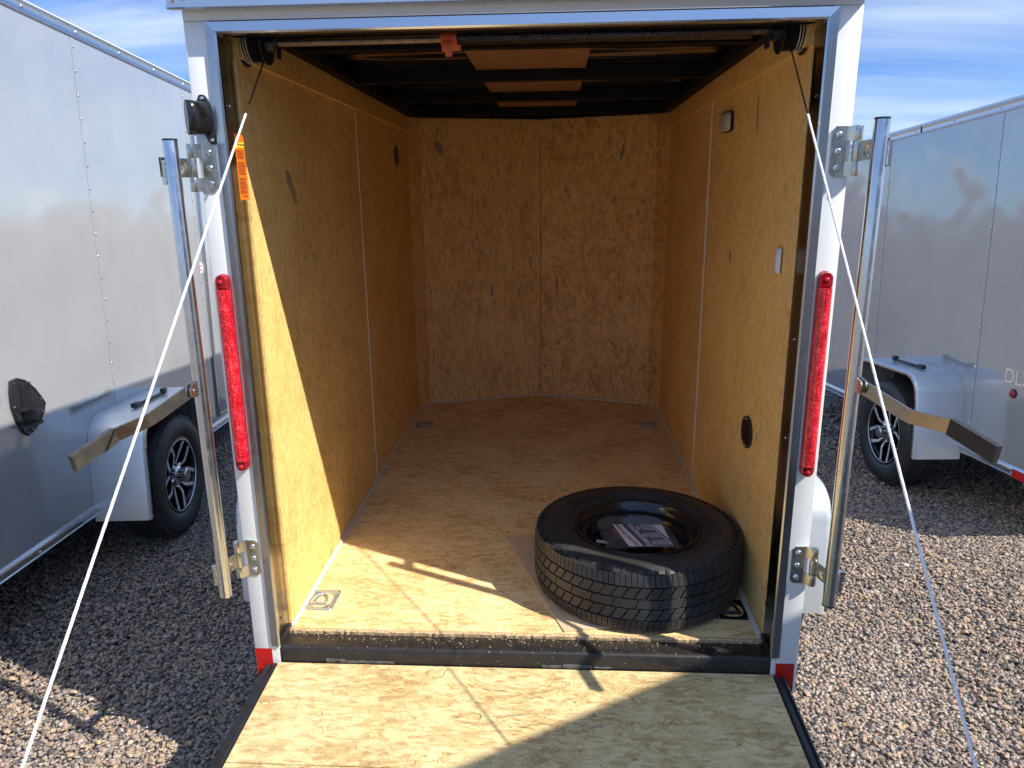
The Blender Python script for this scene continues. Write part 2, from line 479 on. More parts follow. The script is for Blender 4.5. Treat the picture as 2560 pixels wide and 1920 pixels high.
# ------------------------------------------------------------------ mesh helpers
class MB:
    def __init__(self):
        self.bm = bmesh.new()

    def box(self, x0, x1, y0, y1, z0, z1, bev=0.0, seg=2):
        if x0 > x1: x0, x1 = x1, x0
        if y0 > y1: y0, y1 = y1, y0
        if z0 > z1: z0, z1 = z1, z0
        mtx = Matrix.Translation(((x0 + x1) / 2, (y0 + y1) / 2, (z0 + z1) / 2)) @ Matrix.Diagonal((x1 - x0, y1 - y0, z1 - z0, 1))
        r = bmesh.ops.create_cube(self.bm, size=1.0, matrix=mtx)
        if bev:
            es = list({e for v in r['verts'] for e in v.link_edges})
            bmesh.ops.bevel(self.bm, geom=es, offset=bev, segments=seg, affect='EDGES', profile=0.5)
        return self

    def tube(self, pts, rad, n=12, cap=True):
        pts = [Vector(p) for p in pts]
        rads = rad if isinstance(rad, (list, tuple)) else [rad] * len(pts)
        rings = []
        prev = None
        for i, p in enumerate(pts):
            a = pts[max(0, i - 1)]
            b = pts[min(len(pts) - 1, i + 1)]
            d = (b - a).normalized()
            if prev is None:
                up = Vector((0, 0, 1)) if abs(d.z) < 0.9 else Vector((0, 1, 0))
                x = d.cross(up).normalized()
            else:
                x = (prev - d * prev.dot(d)).normalized()
            prev = x
            y = d.cross(x)
            rings.append([self.bm.verts.new(p + (x * math.cos(2 * PI * k / n) + y * math.sin(2 * PI * k / n)) * rads[i]) for k in range(n)])
        for a, b in zip(rings, rings[1:]):
            for k in range(n):
                self.bm.faces.new((a[k], a[(k + 1) % n], b[(k + 1) % n], b[k]))
        if cap:
            self.bm.faces.new(rings[0][::-1])
            self.bm.faces.new(rings[-1])
        return self

    def loft(self, rings, closed=True, cap0=True, cap1=True):
        vr = [[self.bm.verts.new(Vector(p)) for p in r] for r in rings]
        n = len(vr[0])
        for a, b in zip(vr, vr[1:]):
            for k in range(n if closed else n - 1):
                self.bm.faces.new((a[k], a[(k + 1) % n], b[(k + 1) % n], b[k]))
        if closed and cap0: self.bm.faces.new(vr[0][::-1])
        if closed and cap1: self.bm.faces.new(vr[-1])
        return self

    def poly(self, pts, vec):
        """prism: outline pts extruded by vec"""
        vec = Vector(vec)
        return self.loft([pts, [Vector(p) + vec for p in pts]])

    def lathe(self, prof, axis_o, axis_d, n=48, closed=False, a0=0.0):
        """prof: list of (radius, along)"""
        o = Vector(axis_o)
        d = Vector(axis_d).normalized()
        up = Vector((0, 0, 1)) if abs(d.z) < 0.9 else Vector((1, 0, 0))
        x = d.cross(up).normalized()
        y = d.cross(x)
        rings = []
        for k in range(n):
            a = a0 + 2 * PI * k / n
            rings.append([self.bm.verts.new(o + d * h + (x * math.cos(a) + y * math.sin(a)) * r) for r, h in prof])
        m = len(prof)
        for k in range(n):
            A = rings[k]
            B = rings[(k + 1) % n]
            for i in range(m if closed else m - 1):
                j = (i + 1) % m
                self.bm.faces.new((A[i], B[i], B[j], A[j]))
        return self

    def dome(self, c, d, r, h=None, n=10):
        h = r * 0.6 if h is None else h
        return self.lathe([(r, 0), (r * 0.94, h * 0.45), (r * 0.62, h * 0.85), (0.0005, h)], c, d, n)

    def build(self, name, mat, parent=None, smooth=True, angle=38, kind=None, label=None, loc=None):
        bmesh.ops.remove_doubles(self.bm, verts=self.bm.verts, dist=1e-6)
        bmesh.ops.recalc_face_normals(self.bm, faces=self.bm.faces)
        if smooth:
            for f in self.bm.faces:
                f.smooth = True
            for e in self.bm.edges:
                if len(e.link_faces) == 2 and e.calc_face_angle(0) > R(angle):
                    e.smooth = False
        me = bpy.data.meshes.new(name)
        self.bm.to_mesh(me)
        self.bm.free()
        mats = mat if isinstance(mat, (list, tuple)) else [mat]
        for mm in mats:
            me.materials.append(M[mm] if isinstance(mm, str) else mm)
        o = bpy.data.objects.new(name, me)
        col.objects.link(o)
        if parent is not None:
            o.parent = parent
        if kind: o['kind'] = kind
        if label: o['label'] = label
        if loc is not None: o.location = loc
        return o


def empty(name, label, cat, loc=(0, 0, 0), rot=None, group=None):
    o = bpy.data.objects.new(name, None)
    col.objects.link(o)
    o.empty_display_size = 0.2
    o.location = loc
    if rot is not None:
        o.rotation_euler = rot
    o['label'] = label
    o['category'] = cat
    if group: o['group'] = group
    return o


def copyobj(o, parent=None, loc=None, rot=None):
    c = o.copy()
    col.objects.link(c)
    if parent is not None:
        c.parent = parent
    if loc is not None: c.location = loc
    if rot is not None: c.rotation_euler = rot
    return c


def text_mesh(body, size, mat, name, mtx, parent=None, bold=0.0):
    cu = bpy.data.curves.new('txt', 'FONT')
    cu.body = body
    cu.size = size
    cu.offset = bold
    cu.align_x = 'CENTER'
    cu.align_y = 'CENTER'
    cu.extrude = 0.0001
    to = bpy.data.objects.new('txt', cu)
    col.objects.link(to)
    bpy.context.view_layer.update()
    dg = bpy.context.evaluated_depsgraph_get()
    me = bpy.data.meshes.new_from_object(to.evaluated_get(dg))
    me.transform(mtx)
    me.materials.clear()
    me.materials.append(M[mat])
    bpy.data.objects.remove(to)
    o = bpy.data.objects.new(name, me)
    col.objects.link(o)
    if parent is not None: o.parent = parent
    return o


def frame_mtx(o, x, y):
    """matrix whose local x,y axes are the given directions"""
    x = Vector(x).normalized()
    y = Vector(y).normalized()
    z = x.cross(y).normalized()
    y = z.cross(x)
    return Matrix(((x.x, y.x, z.x, o[0]), (x.y, y.y, z.y, o[1]), (x.z, y.z, z.z, o[2]), (0, 0, 0, 1)))


# ------------------------------------------------------------------ ground
G = -0.50
g = MB()
N_ = 40
g.bm.free()
g.bm = bmesh.new()
xs = [-900, -200, -50, -15, -6, -3, -1.5, 0, 1.5, 3, 6, 15, 50, 200, 900]
vv = [[g.bm.verts.new((x, y, G - 0.008)) for y in xs] for x in xs]
for i in range(len(xs) - 1):
    for j in range(len(xs) - 1):
        g.bm.faces.new((vv[i][j], vv[i + 1][j], vv[i + 1][j + 1], vv[i][j + 1]))
g.build('ground', 'gravel_ground', kind='structure', smooth=False)


def make_gravel():
    # unit pebble variants from a jittered icosahedron
    bm = bmesh.new()
    bmesh.ops.create_icosphere(bm, subdivisions=1, radius=1.0)
    bv = np.array([v.co[:] for v in bm.verts])
    bf = np.array([[v.index for v in f.verts] for f in bm.faces])
    bm.free()
    variants = []
    for k in range(14):
        j = bv * (1 + rng.uniform(-0.28, 0.22, (len(bv), 1))) + rng.uniform(-0.14, 0.14, bv.shape)
        variants.append(j)
    regs = [(-2.60, -0.70, -0.45, 3.1, 7200), (0.70, 2.90, -0.50, 2.9, 7200), (0.70, 3.2, 2.9, 6.0, 1500), (-0.72, 0.72, -0.55, 0.45, 900)]
    P = []
    for x0, x1, y0, y1, dens in regs:
        n = int((x1 - x0) * (y1 - y0) * dens)
        P.append(np.stack([rng.uniform(x0, x1, n), rng.uniform(y0, y1, n)], 1))
    P = np.concatenate(P)
    n = len(P)
    s = np.clip(rng.lognormal(math.log(0.0063), 0.28, n), 0.0032, 0.013)
    far = P[:, 1] > 2.9
    s[far] *= 1.5
    ax = np.stack([rng.uniform(0.95, 1.45, n), rng.uniform(0.75, 1.05, n), rng.uniform(0.45, 0.8, n)], 1) * s[:, None]
    a = rng.uniform(0, 2 * PI, n)
    tx = rng.normal(0, 0.35, n)
    ty = rng.normal(0, 0.35, n)
    ca, sa = np.cos(a), np.sin(a)
    cx, sx = np.cos(tx), np.sin(tx)
    cyy, syy = np.cos(ty), np.sin(ty)
    z0 = G + rng.uniform(-0.006, 0.008, n)
    # low swells so the surface is not dead flat
    z0 += 0.010 * np.sin(P[:, 0] * 3.1 + 1.0) * np.sin(P[:, 1] * 2.3) - 0.002
    nv, nf = len(bv), len(bf)
    V = np.empty((n, nv, 3), np.float32)
    vi = rng.integers(0, len(variants), n)
    for k, base in enumerate(variants):
        m = vi == k
        b = base[None] * ax[m][:, None, :]
        x, y, z = b[..., 0], b[..., 1], b[..., 2]
        y, z = y * cx[m][:, None] - z * sx[m][:, None], y * sx[m][:, None] + z * cx[m][:, None]
        x, z = x * cyy[m][:, None] + z * syy[m][:, None], -x * syy[m][:, None] + z * cyy[m][:, None]
        x, y = x * ca[m][:, None] - y * sa[m][:, None], x * sa[m][:, None] + y * ca[m][:, None]
        V[m, :, 0] = x + P[m, 0][:, None]
        V[m, :, 1] = y + P[m, 1][:, None]
        V[m, :, 2] = z + z0[m][:, None]
    F = (bf[None] + (np.arange(n) * nv)[:, None, None]).reshape(-1, 3).astype(np.int32)
    me = bpy.data.meshes.new('gravel')
    me.vertices.add(n * nv)
    me.vertices.foreach_set('co', V.reshape(-1))
    me.loops.add(F.size)
    me.loops.foreach_set('vertex_index', F.reshape(-1))
    me.polygons.add(len(F))
    me.polygons.foreach_set('loop_start', np.arange(0, F.size, 3, dtype=np.int32))
    me.polygons.foreach_set('loop_total', np.full(len(F), 3, np.int32))
    me.update(calc_edges=True)
    sf = me.attributes.new('sharp_face', 'BOOLEAN', 'FACE')
    sf.data.foreach_set('value', np.ones(len(F), bool))
    me.materials.append(M['gravel_stone'])
    o = bpy.data.objects.new('gravel', me)
    col.objects.link(o)
    o['kind'] = 'stuff'
    o['label'] = 'loose brown grey and pink gravel covering the yard'
    o['category'] = 'gravel'


make_gravel()


# ------------------------------------------------------------------ wheels
def tyre_profile(Rr, w, rim):
    """closed section of a radial tyre, radius / axial"""
    h = w / 2
    return [(rim, -h * 0.80), (rim + 0.012, -h * 0.90), (rim + (Rr - rim) * 0.30, -h * 1.00), (rim + (Rr - rim) * 0.55, -h * 1.03),
            (rim + (Rr - rim) * 0.80, -h * 0.97), (Rr - 0.012, -h * 0.86), (Rr - 0.003, -h * 0.70), (Rr, -h * 0.35), (Rr + 0.001, 0),
            (Rr, h * 0.35), (Rr - 0.003, h * 0.70), (Rr - 0.012, h * 0.86), (rim + (Rr - rim) * 0.80, h * 0.97), (rim + (Rr - rim) * 0.55, h * 1.03),
            (rim + (Rr - rim) * 0.30, h * 1.00), (rim + 0.012, h * 0.90), (rim, h * 0.80)]


def add_tread(mb, c, d, Rr, w, nb, depth=0.007, detail=True):
    """tread blocks standing on the tyre band: five ribs cut by slanted grooves"""
    c = Vector(c)
    d = Vector(d).normalized()
    up = Vector((0, 0, 1)) if abs(d.z) < 0.9 else Vector((1, 0, 0))
    x = d.cross(up).normalized()
    y = d.cross(x)
    h = w / 2
    ribs = [(-0.88, -0.55, 2.0, 0.10), (-0.50, -0.18, 1.0, 0.28), (-0.13, 0.13, 0.5, 0.06), (0.18, 0.50, 1.0, 0.28), (0.55, 0.88, 2.0, -0.10)]

    def P(ang, r, ax):
        return c + d * ax + (x * math.cos(ang) + y * math.sin(ang)) * r

    for a0, a1, dens, skew in ribs:
        n = int(nb * dens)
        st = 2 * PI / n
        for k in range(n):
            gap = {1.0: 0.17, 2.0: 0.13, 0.5: 0.05}[dens]
            t0, t1 = (k + gap / 2) * st, (k + 1 - gap / 2) * st
            sk = skew * st
            outer0 = 0.0 if abs(a0) < 0.7 else 0.007
            outer1 = 0.0 if abs(a1) < 0.7 else 0.007
            sub = {1.0: 2, 2.0: 1, 0.5: 3}[dens]
            top = []
            bot = []
            for i in range(sub + 1):
                tt = t0 + (t1 - t0) * i / sub
                top.append((P(tt - sk, Rr + depth - outer0, a0 * h), P(tt + sk, Rr + depth - outer1, a1 * h)))
                bot.append((P(tt - sk, Rr - 0.010, a0 * h), P(tt + sk, Rr - 0.010, a1 * h)))
            tv = [(mb.bm.verts.new(p), mb.bm.verts.new(q)) for p, q in top]
            bv_ = [(mb.bm.verts.new(p), mb.bm.verts.new(q)) for p, q in bot]
            for i in range(sub):
                f = mb.bm.faces.new
                f((tv[i][0], tv[i][1], tv[i + 1][1], tv[i + 1][0]))
                f((tv[i][0], tv[i + 1][0], bv_[i + 1][0], bv_[i][0]))
                f((tv[i][1], bv_[i][1], bv_[i + 1][1], tv[i + 1][1]))
            f((tv[0][0], bv_[0][0], bv_[0][1], tv[0][1]))
            f((tv[-1][0], tv[-1][1], bv_[-1][1], bv_[-1][0]))


def road_wheel(parent, c, s, Rr=0.33, w=0.20, rim=0.195):
    """trailer wheel on an axle along x; outer face towards s (+1 or -1). Part 'wheel' carries tyre, rim and cap as sub-parts"""
    d = Vector((s, 0, 0))
    c = Vector(c)
    hub = MB()
    hub.lathe([(0.0005, -0.04), (0.075, -0.04), (0.09, 0.0), (0.075, 0.035), (0.0005, 0.04)], c, d, 28)
    wheel = hub.build('wheel', 'black_gloss', parent)
    t = MB()
    t.lathe(tyre_profile(Rr - 0.006, w, rim), c, d, 72, closed=True)
    add_tread(t, c, d, Rr - 0.006, w, 58, 0.006)
    t.build('tyre', 'tyre', wheel, angle=30)
    b = MB()
    h = w / 2
    b.lathe([(rim + 0.002, -h * 0.85), (rim - 0.012, -h * 0.7), (rim - 0.02, 0.0), (rim - 0.016, h * 0.62), (rim + 0.004, h * 0.80), (rim + 0.008, h * 0.88), (rim - 0.004, h * 0.90), (rim - 0.010, h * 0.70)], c, d, 60)
    b.lathe([(rim - 0.018, -0.02), (0.07, 0.0)], c, d, 40)
    b.build('rim', 'black_gloss', wheel)
    lip = MB()
    lip.lathe([(rim + 0.001, h * 0.885), (rim - 0.006, h * 0.905), (rim - 0.0075, h * 0.86)], c, d, 60)
    # five split spokes, each an angled pair of arms with bright machined faces
    sp = MB()
    fc = lip
    y_ = Vector((0, 1, 0))
    z_ = Vector((0, 0, 1))

    def P(a, r, ax):
        return c + d * ax + (y_ * math.cos(a) + z_ * math.sin(a)) * r

    for k in range(5):
        a = 2 * PI * k / 5 + 0.25
        for sg in (-1, 1):
            inner, outer = a + sg * 0.16, a + sg * 0.40
            mid = a + sg * 0.20
            pts = [(inner, 0.058, 0.055, 0.19), (mid, 0.115, 0.070, 0.115), (outer, rim - 0.008, 0.078, 0.090)]
            rings = []
            for (aa, rr, ax, hw) in pts:
                rings.append([P(aa - hw, rr, ax), P(aa + hw, rr, ax), P(aa + hw * 1.15, rr, ax - 0.035), P(aa - hw * 1.15, rr, ax - 0.035)])
            sp.loft(rings)
            # machined face: a thin bright strip on the leading half of the arm
            rr2 = []
            for (aa, rr, ax, hw) in pts:
                o0, o1 = (aa - hw * 0.25, aa + hw * 0.98) if sg > 0 else (aa - hw * 0.98, aa + hw * 0.25)
                if rr < 0.1:
                    o0, o1 = aa - 0.04 + sg * 0.05, aa + 0.04 + sg * 0.05
                rr2.append([P(o0, rr, ax + 0.0015), P(o1, rr, ax + 0.0015), P(o1, rr, ax - 0.001), P(o0, rr, ax - 0.001)])
            fc.loft(rr2)
    sp.build('spokes', 'black_gloss', wheel, angle=20)
    fc.build('spoke_faces', 'machined', wheel, angle=20)
    cap = MB()
    cap.lathe([(0.052, 0.03), (0.050, 0.075), (0.038, 0.080), (0.036, 0.118), (0.030, 0.124), (0.0005, 0.126)], c, d, 28)
    for k in range(5):
        a = 2 * PI * (k + 0.5) / 5 + 0.25
        p = P(a, 0.062, 0.045)
        cap.lathe([(0.011, 0), (0.011, 0.022), (0.007, 0.028), (0.0005, 0.029)], p, d, 8)
    cap.build('hub_cap', 'chrome', wheel)
    return wheel


# ------------------------------------------------------------------ fender
def fender(parent, s, x_in, x_out, yc, z_bot, z_top, half, rad=0.13, mat='fender_paint', clip=True):
    """bent sheet over the wheel: vertical ends, rounded shoulders, flat top; rolled outer lip.  s = outward sign"""
    prof = []
    prof.append((yc - half, z_bot))
    prof.append((yc - half + 0.012, z_top - rad * 1.15))
    for k in range(9):
        a = PI - (PI / 2) * k / 8
        prof.append((yc - half + 0.02 + rad + rad * math.cos(a), z_top - rad + rad * math.sin(a)))
    for k in range(9):
        a = PI / 2 - (PI / 2) * k / 8
        prof.append((yc + half - 0.02 - rad + rad * math.cos(a), z_top - rad + rad * math.sin(a)))
    prof.append((yc + half - 0.012, z_top - rad * 1.15))
    prof.append((yc + half, z_bot))
    # sheet
    mb = MB()
    rings = []
    n = len(prof)
    cen = Vector((0, yc, (z_bot + z_top) / 2 - 0.15))
    for (y, z) in prof:
        q = Vector((0, y, z))
        inn = (cen - q)
        inn.normalize()
        rows = []
        for x, k in ((x_in, 0), (x_in + (x_out - x_in) * 0.5, 0), (x_out - s * 0.02, 0), (x_out - s * 0.006, 0.003), (x_out, 0.012), (x_out - s * 0.004, 0.020)):
            rows.append(Vector((x, q.y + inn.y * k, q.z + inn.z * k)))
        for x, k in ((x_out - s * 0.009, 0.010), (x_out - s * 0.022, 0.004), (x_in, 0.004)):
            rows.append(Vector((x, q.y + inn.y * k, q.z + inn.z * k)))
        rings.append(rows)
    mb.loft(rings)
    f = mb.build('fender', mat, parent, angle=50)
    # outer skirt with wheel opening is open; the lip is bright
    lip = MB()
    rr = []
    for (y, z) in prof:
        q = Vector((0, y, z))
        inn = (cen - q).normalized()
        rr.append([Vector((x_out + s * 0.0005, q.y + inn.y * k, q.z + inn.z * k)) for k in (0.010, 0.024)] +
                  [Vector((x_out - s * 0.003, q.y + inn.y * k, q.z + inn.z * k)) for k in (0.024, 0.010)])
    lip.loft(rr)
    lip.build('fender_lip', 'alu_y', f, angle=60)
    # dark inner liner and the inner wall behind the wheel
    ln = MB()
    ln.loft([[Vector((x_in + s * 0.002, y, z)), Vector((x_in + s * 0.006, y, z))] + [Vector((x_in + s * 0.006, yc, z_bot)), Vector((x_in + s * 0.002, yc, z_bot))] for y, z in
             [(yc + (p[0] - yc) * 0.97, z_bot + (p[1] - z_bot) * 0.975) for p in prof]])
    ln.build('wheel_well', 'black_steel', f, angle=60)
    if clip:
        st = MB()
        xm = x_in + (x_out - x_in) * 0.55
        zt = z_top + 0.004
        st.box(xm - 0.010, xm + 0.006, yc - half * 0.50, yc + 0.10, zt, zt + 0.014, 0.002)
        st.box(xm - 0.014, xm + 0.010, yc + 0.085, yc + 0.125, zt, zt + 0.030, 0.004)
        st.box(xm - 0.014, xm + 0.010, yc - half * 0.55, yc - half * 0.42, zt, zt + 0.024, 0.004)
        st.build('fender_step_pad', 'black_plastic', f)
    return f


def rivet_row(name, pts, d, r, parent, mat='screw', h=None):
    mb = MB()
    for p in pts:
        mb.dome(p, d, r, h, 8)
    return mb.build(name, mat, parent, kind='stuff')


def lerp(a, b, t):
    return a + (b - a) * t


# ------------------------------------------------------------------ a parked trailer seen from its side (local frame: near side at x=0, body away on -s*x)
def parked_trailer(name, label, loc, axes, s, y_rear, y_nose, nose, z_bot, z_top, rail, seams, yc, wr, fz, f_out, width=1.52, bottom_rail=0.05, paintmat='silver_paint', group=None):
    r, d, u = axes
    root = empty(name, label, 'trailer', group=group)
    root.matrix_world = Matrix(((r[0], d[0], u[0], loc[0]), (r[1], d[1], u[1], loc[1]), (r[2], d[2], u[2], loc[2]), (0, 0, 0, 1)))
    far = -s * width
    zp0 = z_bot + bottom_rail
    # side skins: one panel between each pair of seams, a hair of gap at the seams
    edges = [y_rear] + list(seams) + [y_nose]
    for a, b in zip(edges, edges[1:]):
        for x in (0.0, far):
            sgn = s if x == 0.0 else -s
            mb = MB()
            mb.box(x - sgn * 0.012, x, a + 0.0012, b - 0.0012, zp0 - 0.02, z_top + 0.01)
            mb.build('side_panel', paintmat, root)
        if b != edges[-1]:
            # lap joint: narrow raised strip behind the rivets
            mb = MB()
            mb.box(0.0, s * 0.0012, b + 0.002, b + 0.024, zp0, z_top)
            mb.build('seam_strip', paintmat, root)
            k = int((z_top - zp0) / 0.105)
            zs = [z_top - 0.045 - i * 0.105 for i in range(k)]
            zlow = fz[1] + 0.03 if abs(b - yc) < 0.45 else zp0 + 0.03
            rivet_row('seam_rivets', [(s * 0.001, b + 0.013, z) for z in zs if z > zlow], (s, 0, 0), 0.0062, root, h=0.0045)
    # v nose
    xm = far / 2
    for x in (0.0, far):
        mb = MB()
        mb.poly([(x, y_nose, zp0), (xm, y_nose + nose, zp0), (xm, y_nose + nose - 0.014, zp0), (x, y_nose - 0.014, zp0)], (0, 0, z_top - zp0 + 0.01))
        mb.build('nose_panel', paintmat, root)
    # core that closes roof, rear and underside
    mb = MB()
    mb.poly([(-s * 0.02, y_rear + 0.02, zp0), (-s * 0.02, y_nose - 0.02, zp0), (xm, y_nose + nose - 0.03, zp0), (far + s * 0.02, y_nose - 0.02, zp0), (far + s * 0.02, y_rear + 0.02, zp0)], (0, 0, z_top - zp0 + 0.02))
    mb.build('body_core', 'primer', root, angle=20)
    mb = MB()
    mb.poly([(-s * 0.012, y_rear, rail), (-s * 0.012, y_nose, rail), (xm, y_nose + nose, rail), (far + s * 0.012, y_nose, rail), (far + s * 0.012, y_rear, rail)], (0, 0, 0.02))
    mb.build('roof', 'white_paint', root, angle=20)
    # top rail (aluminium, stepped) and bottom rail, both sides + nose
    for x, sg in ((0.0, s), (far, -s)):
        mb = MB()
        prof = [(0.0, z_top), (0.006, z_top), (0.0075, z_top + 0.004), (0.006, z_top + 0.008), (0.006, rail - 0.008), (0.009, rail - 0.002), (0.007, rail + 0.006), (-0.02, rail + 0.012), (-0.02, z_top)]
        mb.loft([[(x + sg * a, y, z) for a, z in prof] for y in (y_rear, y_nose)])
        mb.build('top_rail', 'alu_y', root)
        mb = MB()
        prof = [(-0.01, z_bot), (0.008, z_bot), (0.010, z_bot + 0.006), (0.006, z_bot + 0.010), (0.006, z_bot + 0.026), (0.012, z_bot + 0.030), (0.012, z_bot + 0.040), (0.004, z_bot + bottom_rail + 0.004), (-0.01, z_bot + bottom_rail + 0.004)]
        mb.loft([[(x + sg * a, y, z) for a, z in prof] for y in (y_rear, y_nose)])
        mb.build('bottom_rail', 'alu_y', root)
    for a, b in (((0, y_nose), (xm, y_nose + nose)), ((far, y_nose), (xm, y_nose + nose))):
        for z0, z1, nm in ((z_top, rail + 0.01, 'top_rail'), (z_bot, z_bot + bottom_rail, 'bottom_rail')):
            mb = MB()
            o = 0.010
            mb.poly([(a[0], a[1] + o, z0), (b[0], b[1] + o, z0), (b[0], b[1] - 0.002, z0), (a[0], a[1] - 0.002, z0)], (0, 0, z1 - z0))
            mb.build(nm, 'alu_y', root)
    ys = np.arange(y_rear + 0.12, y_nose, 0.40)
    rivet_row('rail_rivets', [(s * 0.006, y, (z_top + rail) / 2 + 0.004) for y in ys], (s, 0, 0), 0.0085, root, h=0.005)
    rivet_row('rail_rivets', [(s * 0.006, y, z_bot + 0.018) for y in ys if abs(y - yc) > 0.5], (s, 0, 0), 0.0075, root, h=0.005)
    # rear frame
    for x in (0.0, far):
        sg = s if x == 0.0 else -s
        mb = MB()
        mb.box(x + sg * 0.006, x - sg * 0.06, y_rear - 0.012, y_rear + 0.03, z_bot - 0.02, rail + 0.01, 0.004)
        mb.build('corner_post', 'white_paint', root)
    mb = MB()
    mb.box(-s * 0.07, far + s * 0.07, y_rear - 0.006, y_rear + 0.02, z_bot, rail, 0.003)
    mb.build('rear_door', paintmat, root)
    # running gear on both sides
    for x, sg in ((0.0, s), (far, -s)):
        fender(root, sg, x + sg * 0.001, x + sg * f_out, yc, fz[0], fz[1], fz[2], clip=(x == 0.0))
        road_wheel(root, (x + sg * (f_out - 0.115), yc, wr[1]), sg, wr[0])
    mb = MB()
    mb.tube([(s * 0.05, yc, wr[1]), (far - s * 0.05, yc, wr[1])], 0.04, 12)
    mb.box(-s * 0.20, -s * 0.26, y_rear + 0.1, y_nose, z_bot - 0.07, zp0)
    mb.box(far + s * 0.20, far + s * 0.26, y_rear + 0.1, y_nose, z_bot - 0.07, zp0)
    mb.build('axle', 'black_steel', root)
    # tongue and jack
    mb = MB()
    tipy = y_nose + nose + 0.95
    for x in (-s * 0.25, far + s * 0.25):
        mb.poly([(x - 0.025, y_nose - 0.1, z_bot - 0.075), (x + 0.025, y_nose - 0.1, z_bot - 0.075), (xm + 0.025, tipy, z_bot - 0.075), (xm - 0.025, tipy, z_bot - 0.075)], (0, 0, 0.07))
    mb.tube([(xm, tipy - 0.25, G + 0.02 - loc[2] + 0.10), (xm, tipy - 0.25, z_bot + 0.4)], 0.03, 12)
    mb.build('tongue', 'black_steel', root)
    return root


AX_L = ((0.9965, 0.0836, 0.0), (-0.0835, 0.9951, -0.0531), (-0.0044, 0.0529, 0.9986))
AX_R = ((0.9985, 0.0542, 0.0), (-0.0541, 0.9964, -0.0655), (-0.0036, 0.0654, 0.9979))


def vnorm(ax):
    d = Vector(ax[1]).normalized()
    r = Vector(ax[0])
    r = (r - d * r.dot(d)).normalized()
    u = r.cross(d)
    return (tuple(r), tuple(d), tuple(u))


AX_L, AX_R = vnorm(AX_L), vnorm(AX_R)

# left neighbour
TL = parked_trailer('parked_trailer', 'tall silver cargo trailer on the left with a black oval side vent', (-2.1, 1.5, 0.0), AX_L, 1,
                    -1.55, 2.45, 0.5, -0.236, 1.964, 2.010, (-1.10, 0.115, 1.335), 0.235, (0.325, -0.18), (-0.262, 0.238, 0.43), 0.262, group='silver cargo trailers parked in the yard')


def almond(cx, cz, w, h, n=28):
    """leaf-like shield outline: pointed at top-left and bottom, bulging to the right"""
    pts = [(-0.40, 0.50), (-0.20, 0.52), (0.02, 0.44), (0.24, 0.26), (0.42, 0.04), (0.49, -0.06), (0.42, -0.22), (0.24, -0.38), (0.0, -0.50), (-0.12, -0.52),
           (-0.26, -0.42), (-0.40, -0.20), (-0.47, 0.05), (-0.46, 0.30)]
    return [(cx + a * w, cz + b * h) for a, b in pts]


def side_vent(root):
    cy_, cz_ = -0.565, 0.395
    w, h = 0.225, 0.235
    out = almond(cy_, cz_, w, h)
    mb = MB()
    mb.poly([(0.001, y, z) for y, z in out], (0.007, 0, 0))
    v = mb.build('side_vent', 'black_plastic', root, angle=30)
    fr = MB()
    inn = almond(cy_, cz_, w * 0.9, h * 0.9)
    n = len(out)
    fr.loft([[(0.008, *out[k]), (0.012, *lerp2(out[k], inn[k], 0.4)), (0.008, *inn[k])] for k in list(range(n)) + [0]], closed=False)
    fr.build('vent_rim', 'black_plastic', v)
    hd = MB()
    for (zt, zb) in ((0.455, 0.385), (0.375, 0.315)):
        hd.poly([(0.008, cy_ - 0.075, zb), (0.008, cy_ + 0.03, zb), (0.045, cy_ + 0.02, zb), (0.045, cy_ - 0.065, zb)], (0, 0, 0.012))
    hd.build('vent_hood', 'black_plastic', v)
    lv = MB()
    for k in range(22):
        z = 0.305 + k * 0.0085
        lv.box(0.008, 0.013, cy_ - 0.045, cy_ + 0.025, z, z + 0.0045)
    lv.build('louvre', 'black_steel', v, kind='stuff')
    rivet_row('vent_rivets', [(0.010, *p) for k, p in enumerate(almond(cy_, cz_, w * 0.86, h * 0.88)) if k % 2 == 0], (1, 0, 0), 0.005, v)


def lerp2(a, b, t):
    return (a[0] + (b[0] - a[0]) * t, a[1] + (b[1] - a[1]) * t)


side_vent(TL)
# side door of the left neighbour (only its rear edge shows beside our post)
mb = MB()
mb.box(0.0, 0.010, 1.44, 2.15, -0.13, 1.70, 0.003)
sd = mb.build('side_door', 'silver_paint', TL)
mb = MB()
for z0, z1, y0, y1 in ((-0.155, 1.725, 1.412, 1.438), (-0.155, 1.725, 2.155, 2.18)):
    mb.box(0.0, 0.014, y0, y1, z0, z1, 0.002)
mb.box(0.0, 0.0138, 1.438, 2.155, 1.702, 1.725, 0.002)
mb.box(0.0, 0.0138, 1.438, 2.155, -0.155, -0.132, 0.002)
mb.build('door_trim', 'alu_z', sd)
mb = MB()
mb.box(0.010, 0.0112, 1.4395, 1.447, -0.12, 1.69)
mb.build('door_seal', 'black_plastic', sd)
mb = MB()
mb.box(0.010, 0.030, 1.53, 1.62, 0.80, 0.90, 0.006)
mb.build('door_latch', 'black_plastic', sd)
mb = MB()
mb.lathe([(0.0005, 0.001), (0.036, 0.001), (0.036, 0.0)], (0.0001, 1.375, 0.86), (1, 0, 0), 24)
dc = mb.build('round_decal', 'decal_white', TL, angle=10)
mb = MB()
mb.box(0.001, 0.0016, 1.357, 1.393, 0.868, 0.876)
mb.box(0.001, 0.0016, 1.362, 1.372, 0.840, 0.856)
mb.box(0.001, 0.0016, 1.380, 1.390, 0.836, 0.850)
mb.build('decal_print', 'print_red', dc)
# mudflap like gusset near the front of the left trailer
mb = MB()
mb.box(-0.02, -0.024, 0.72, 0.95, -0.46, -0.236)
mb.build('mud_flap', 'black_plastic', TL)

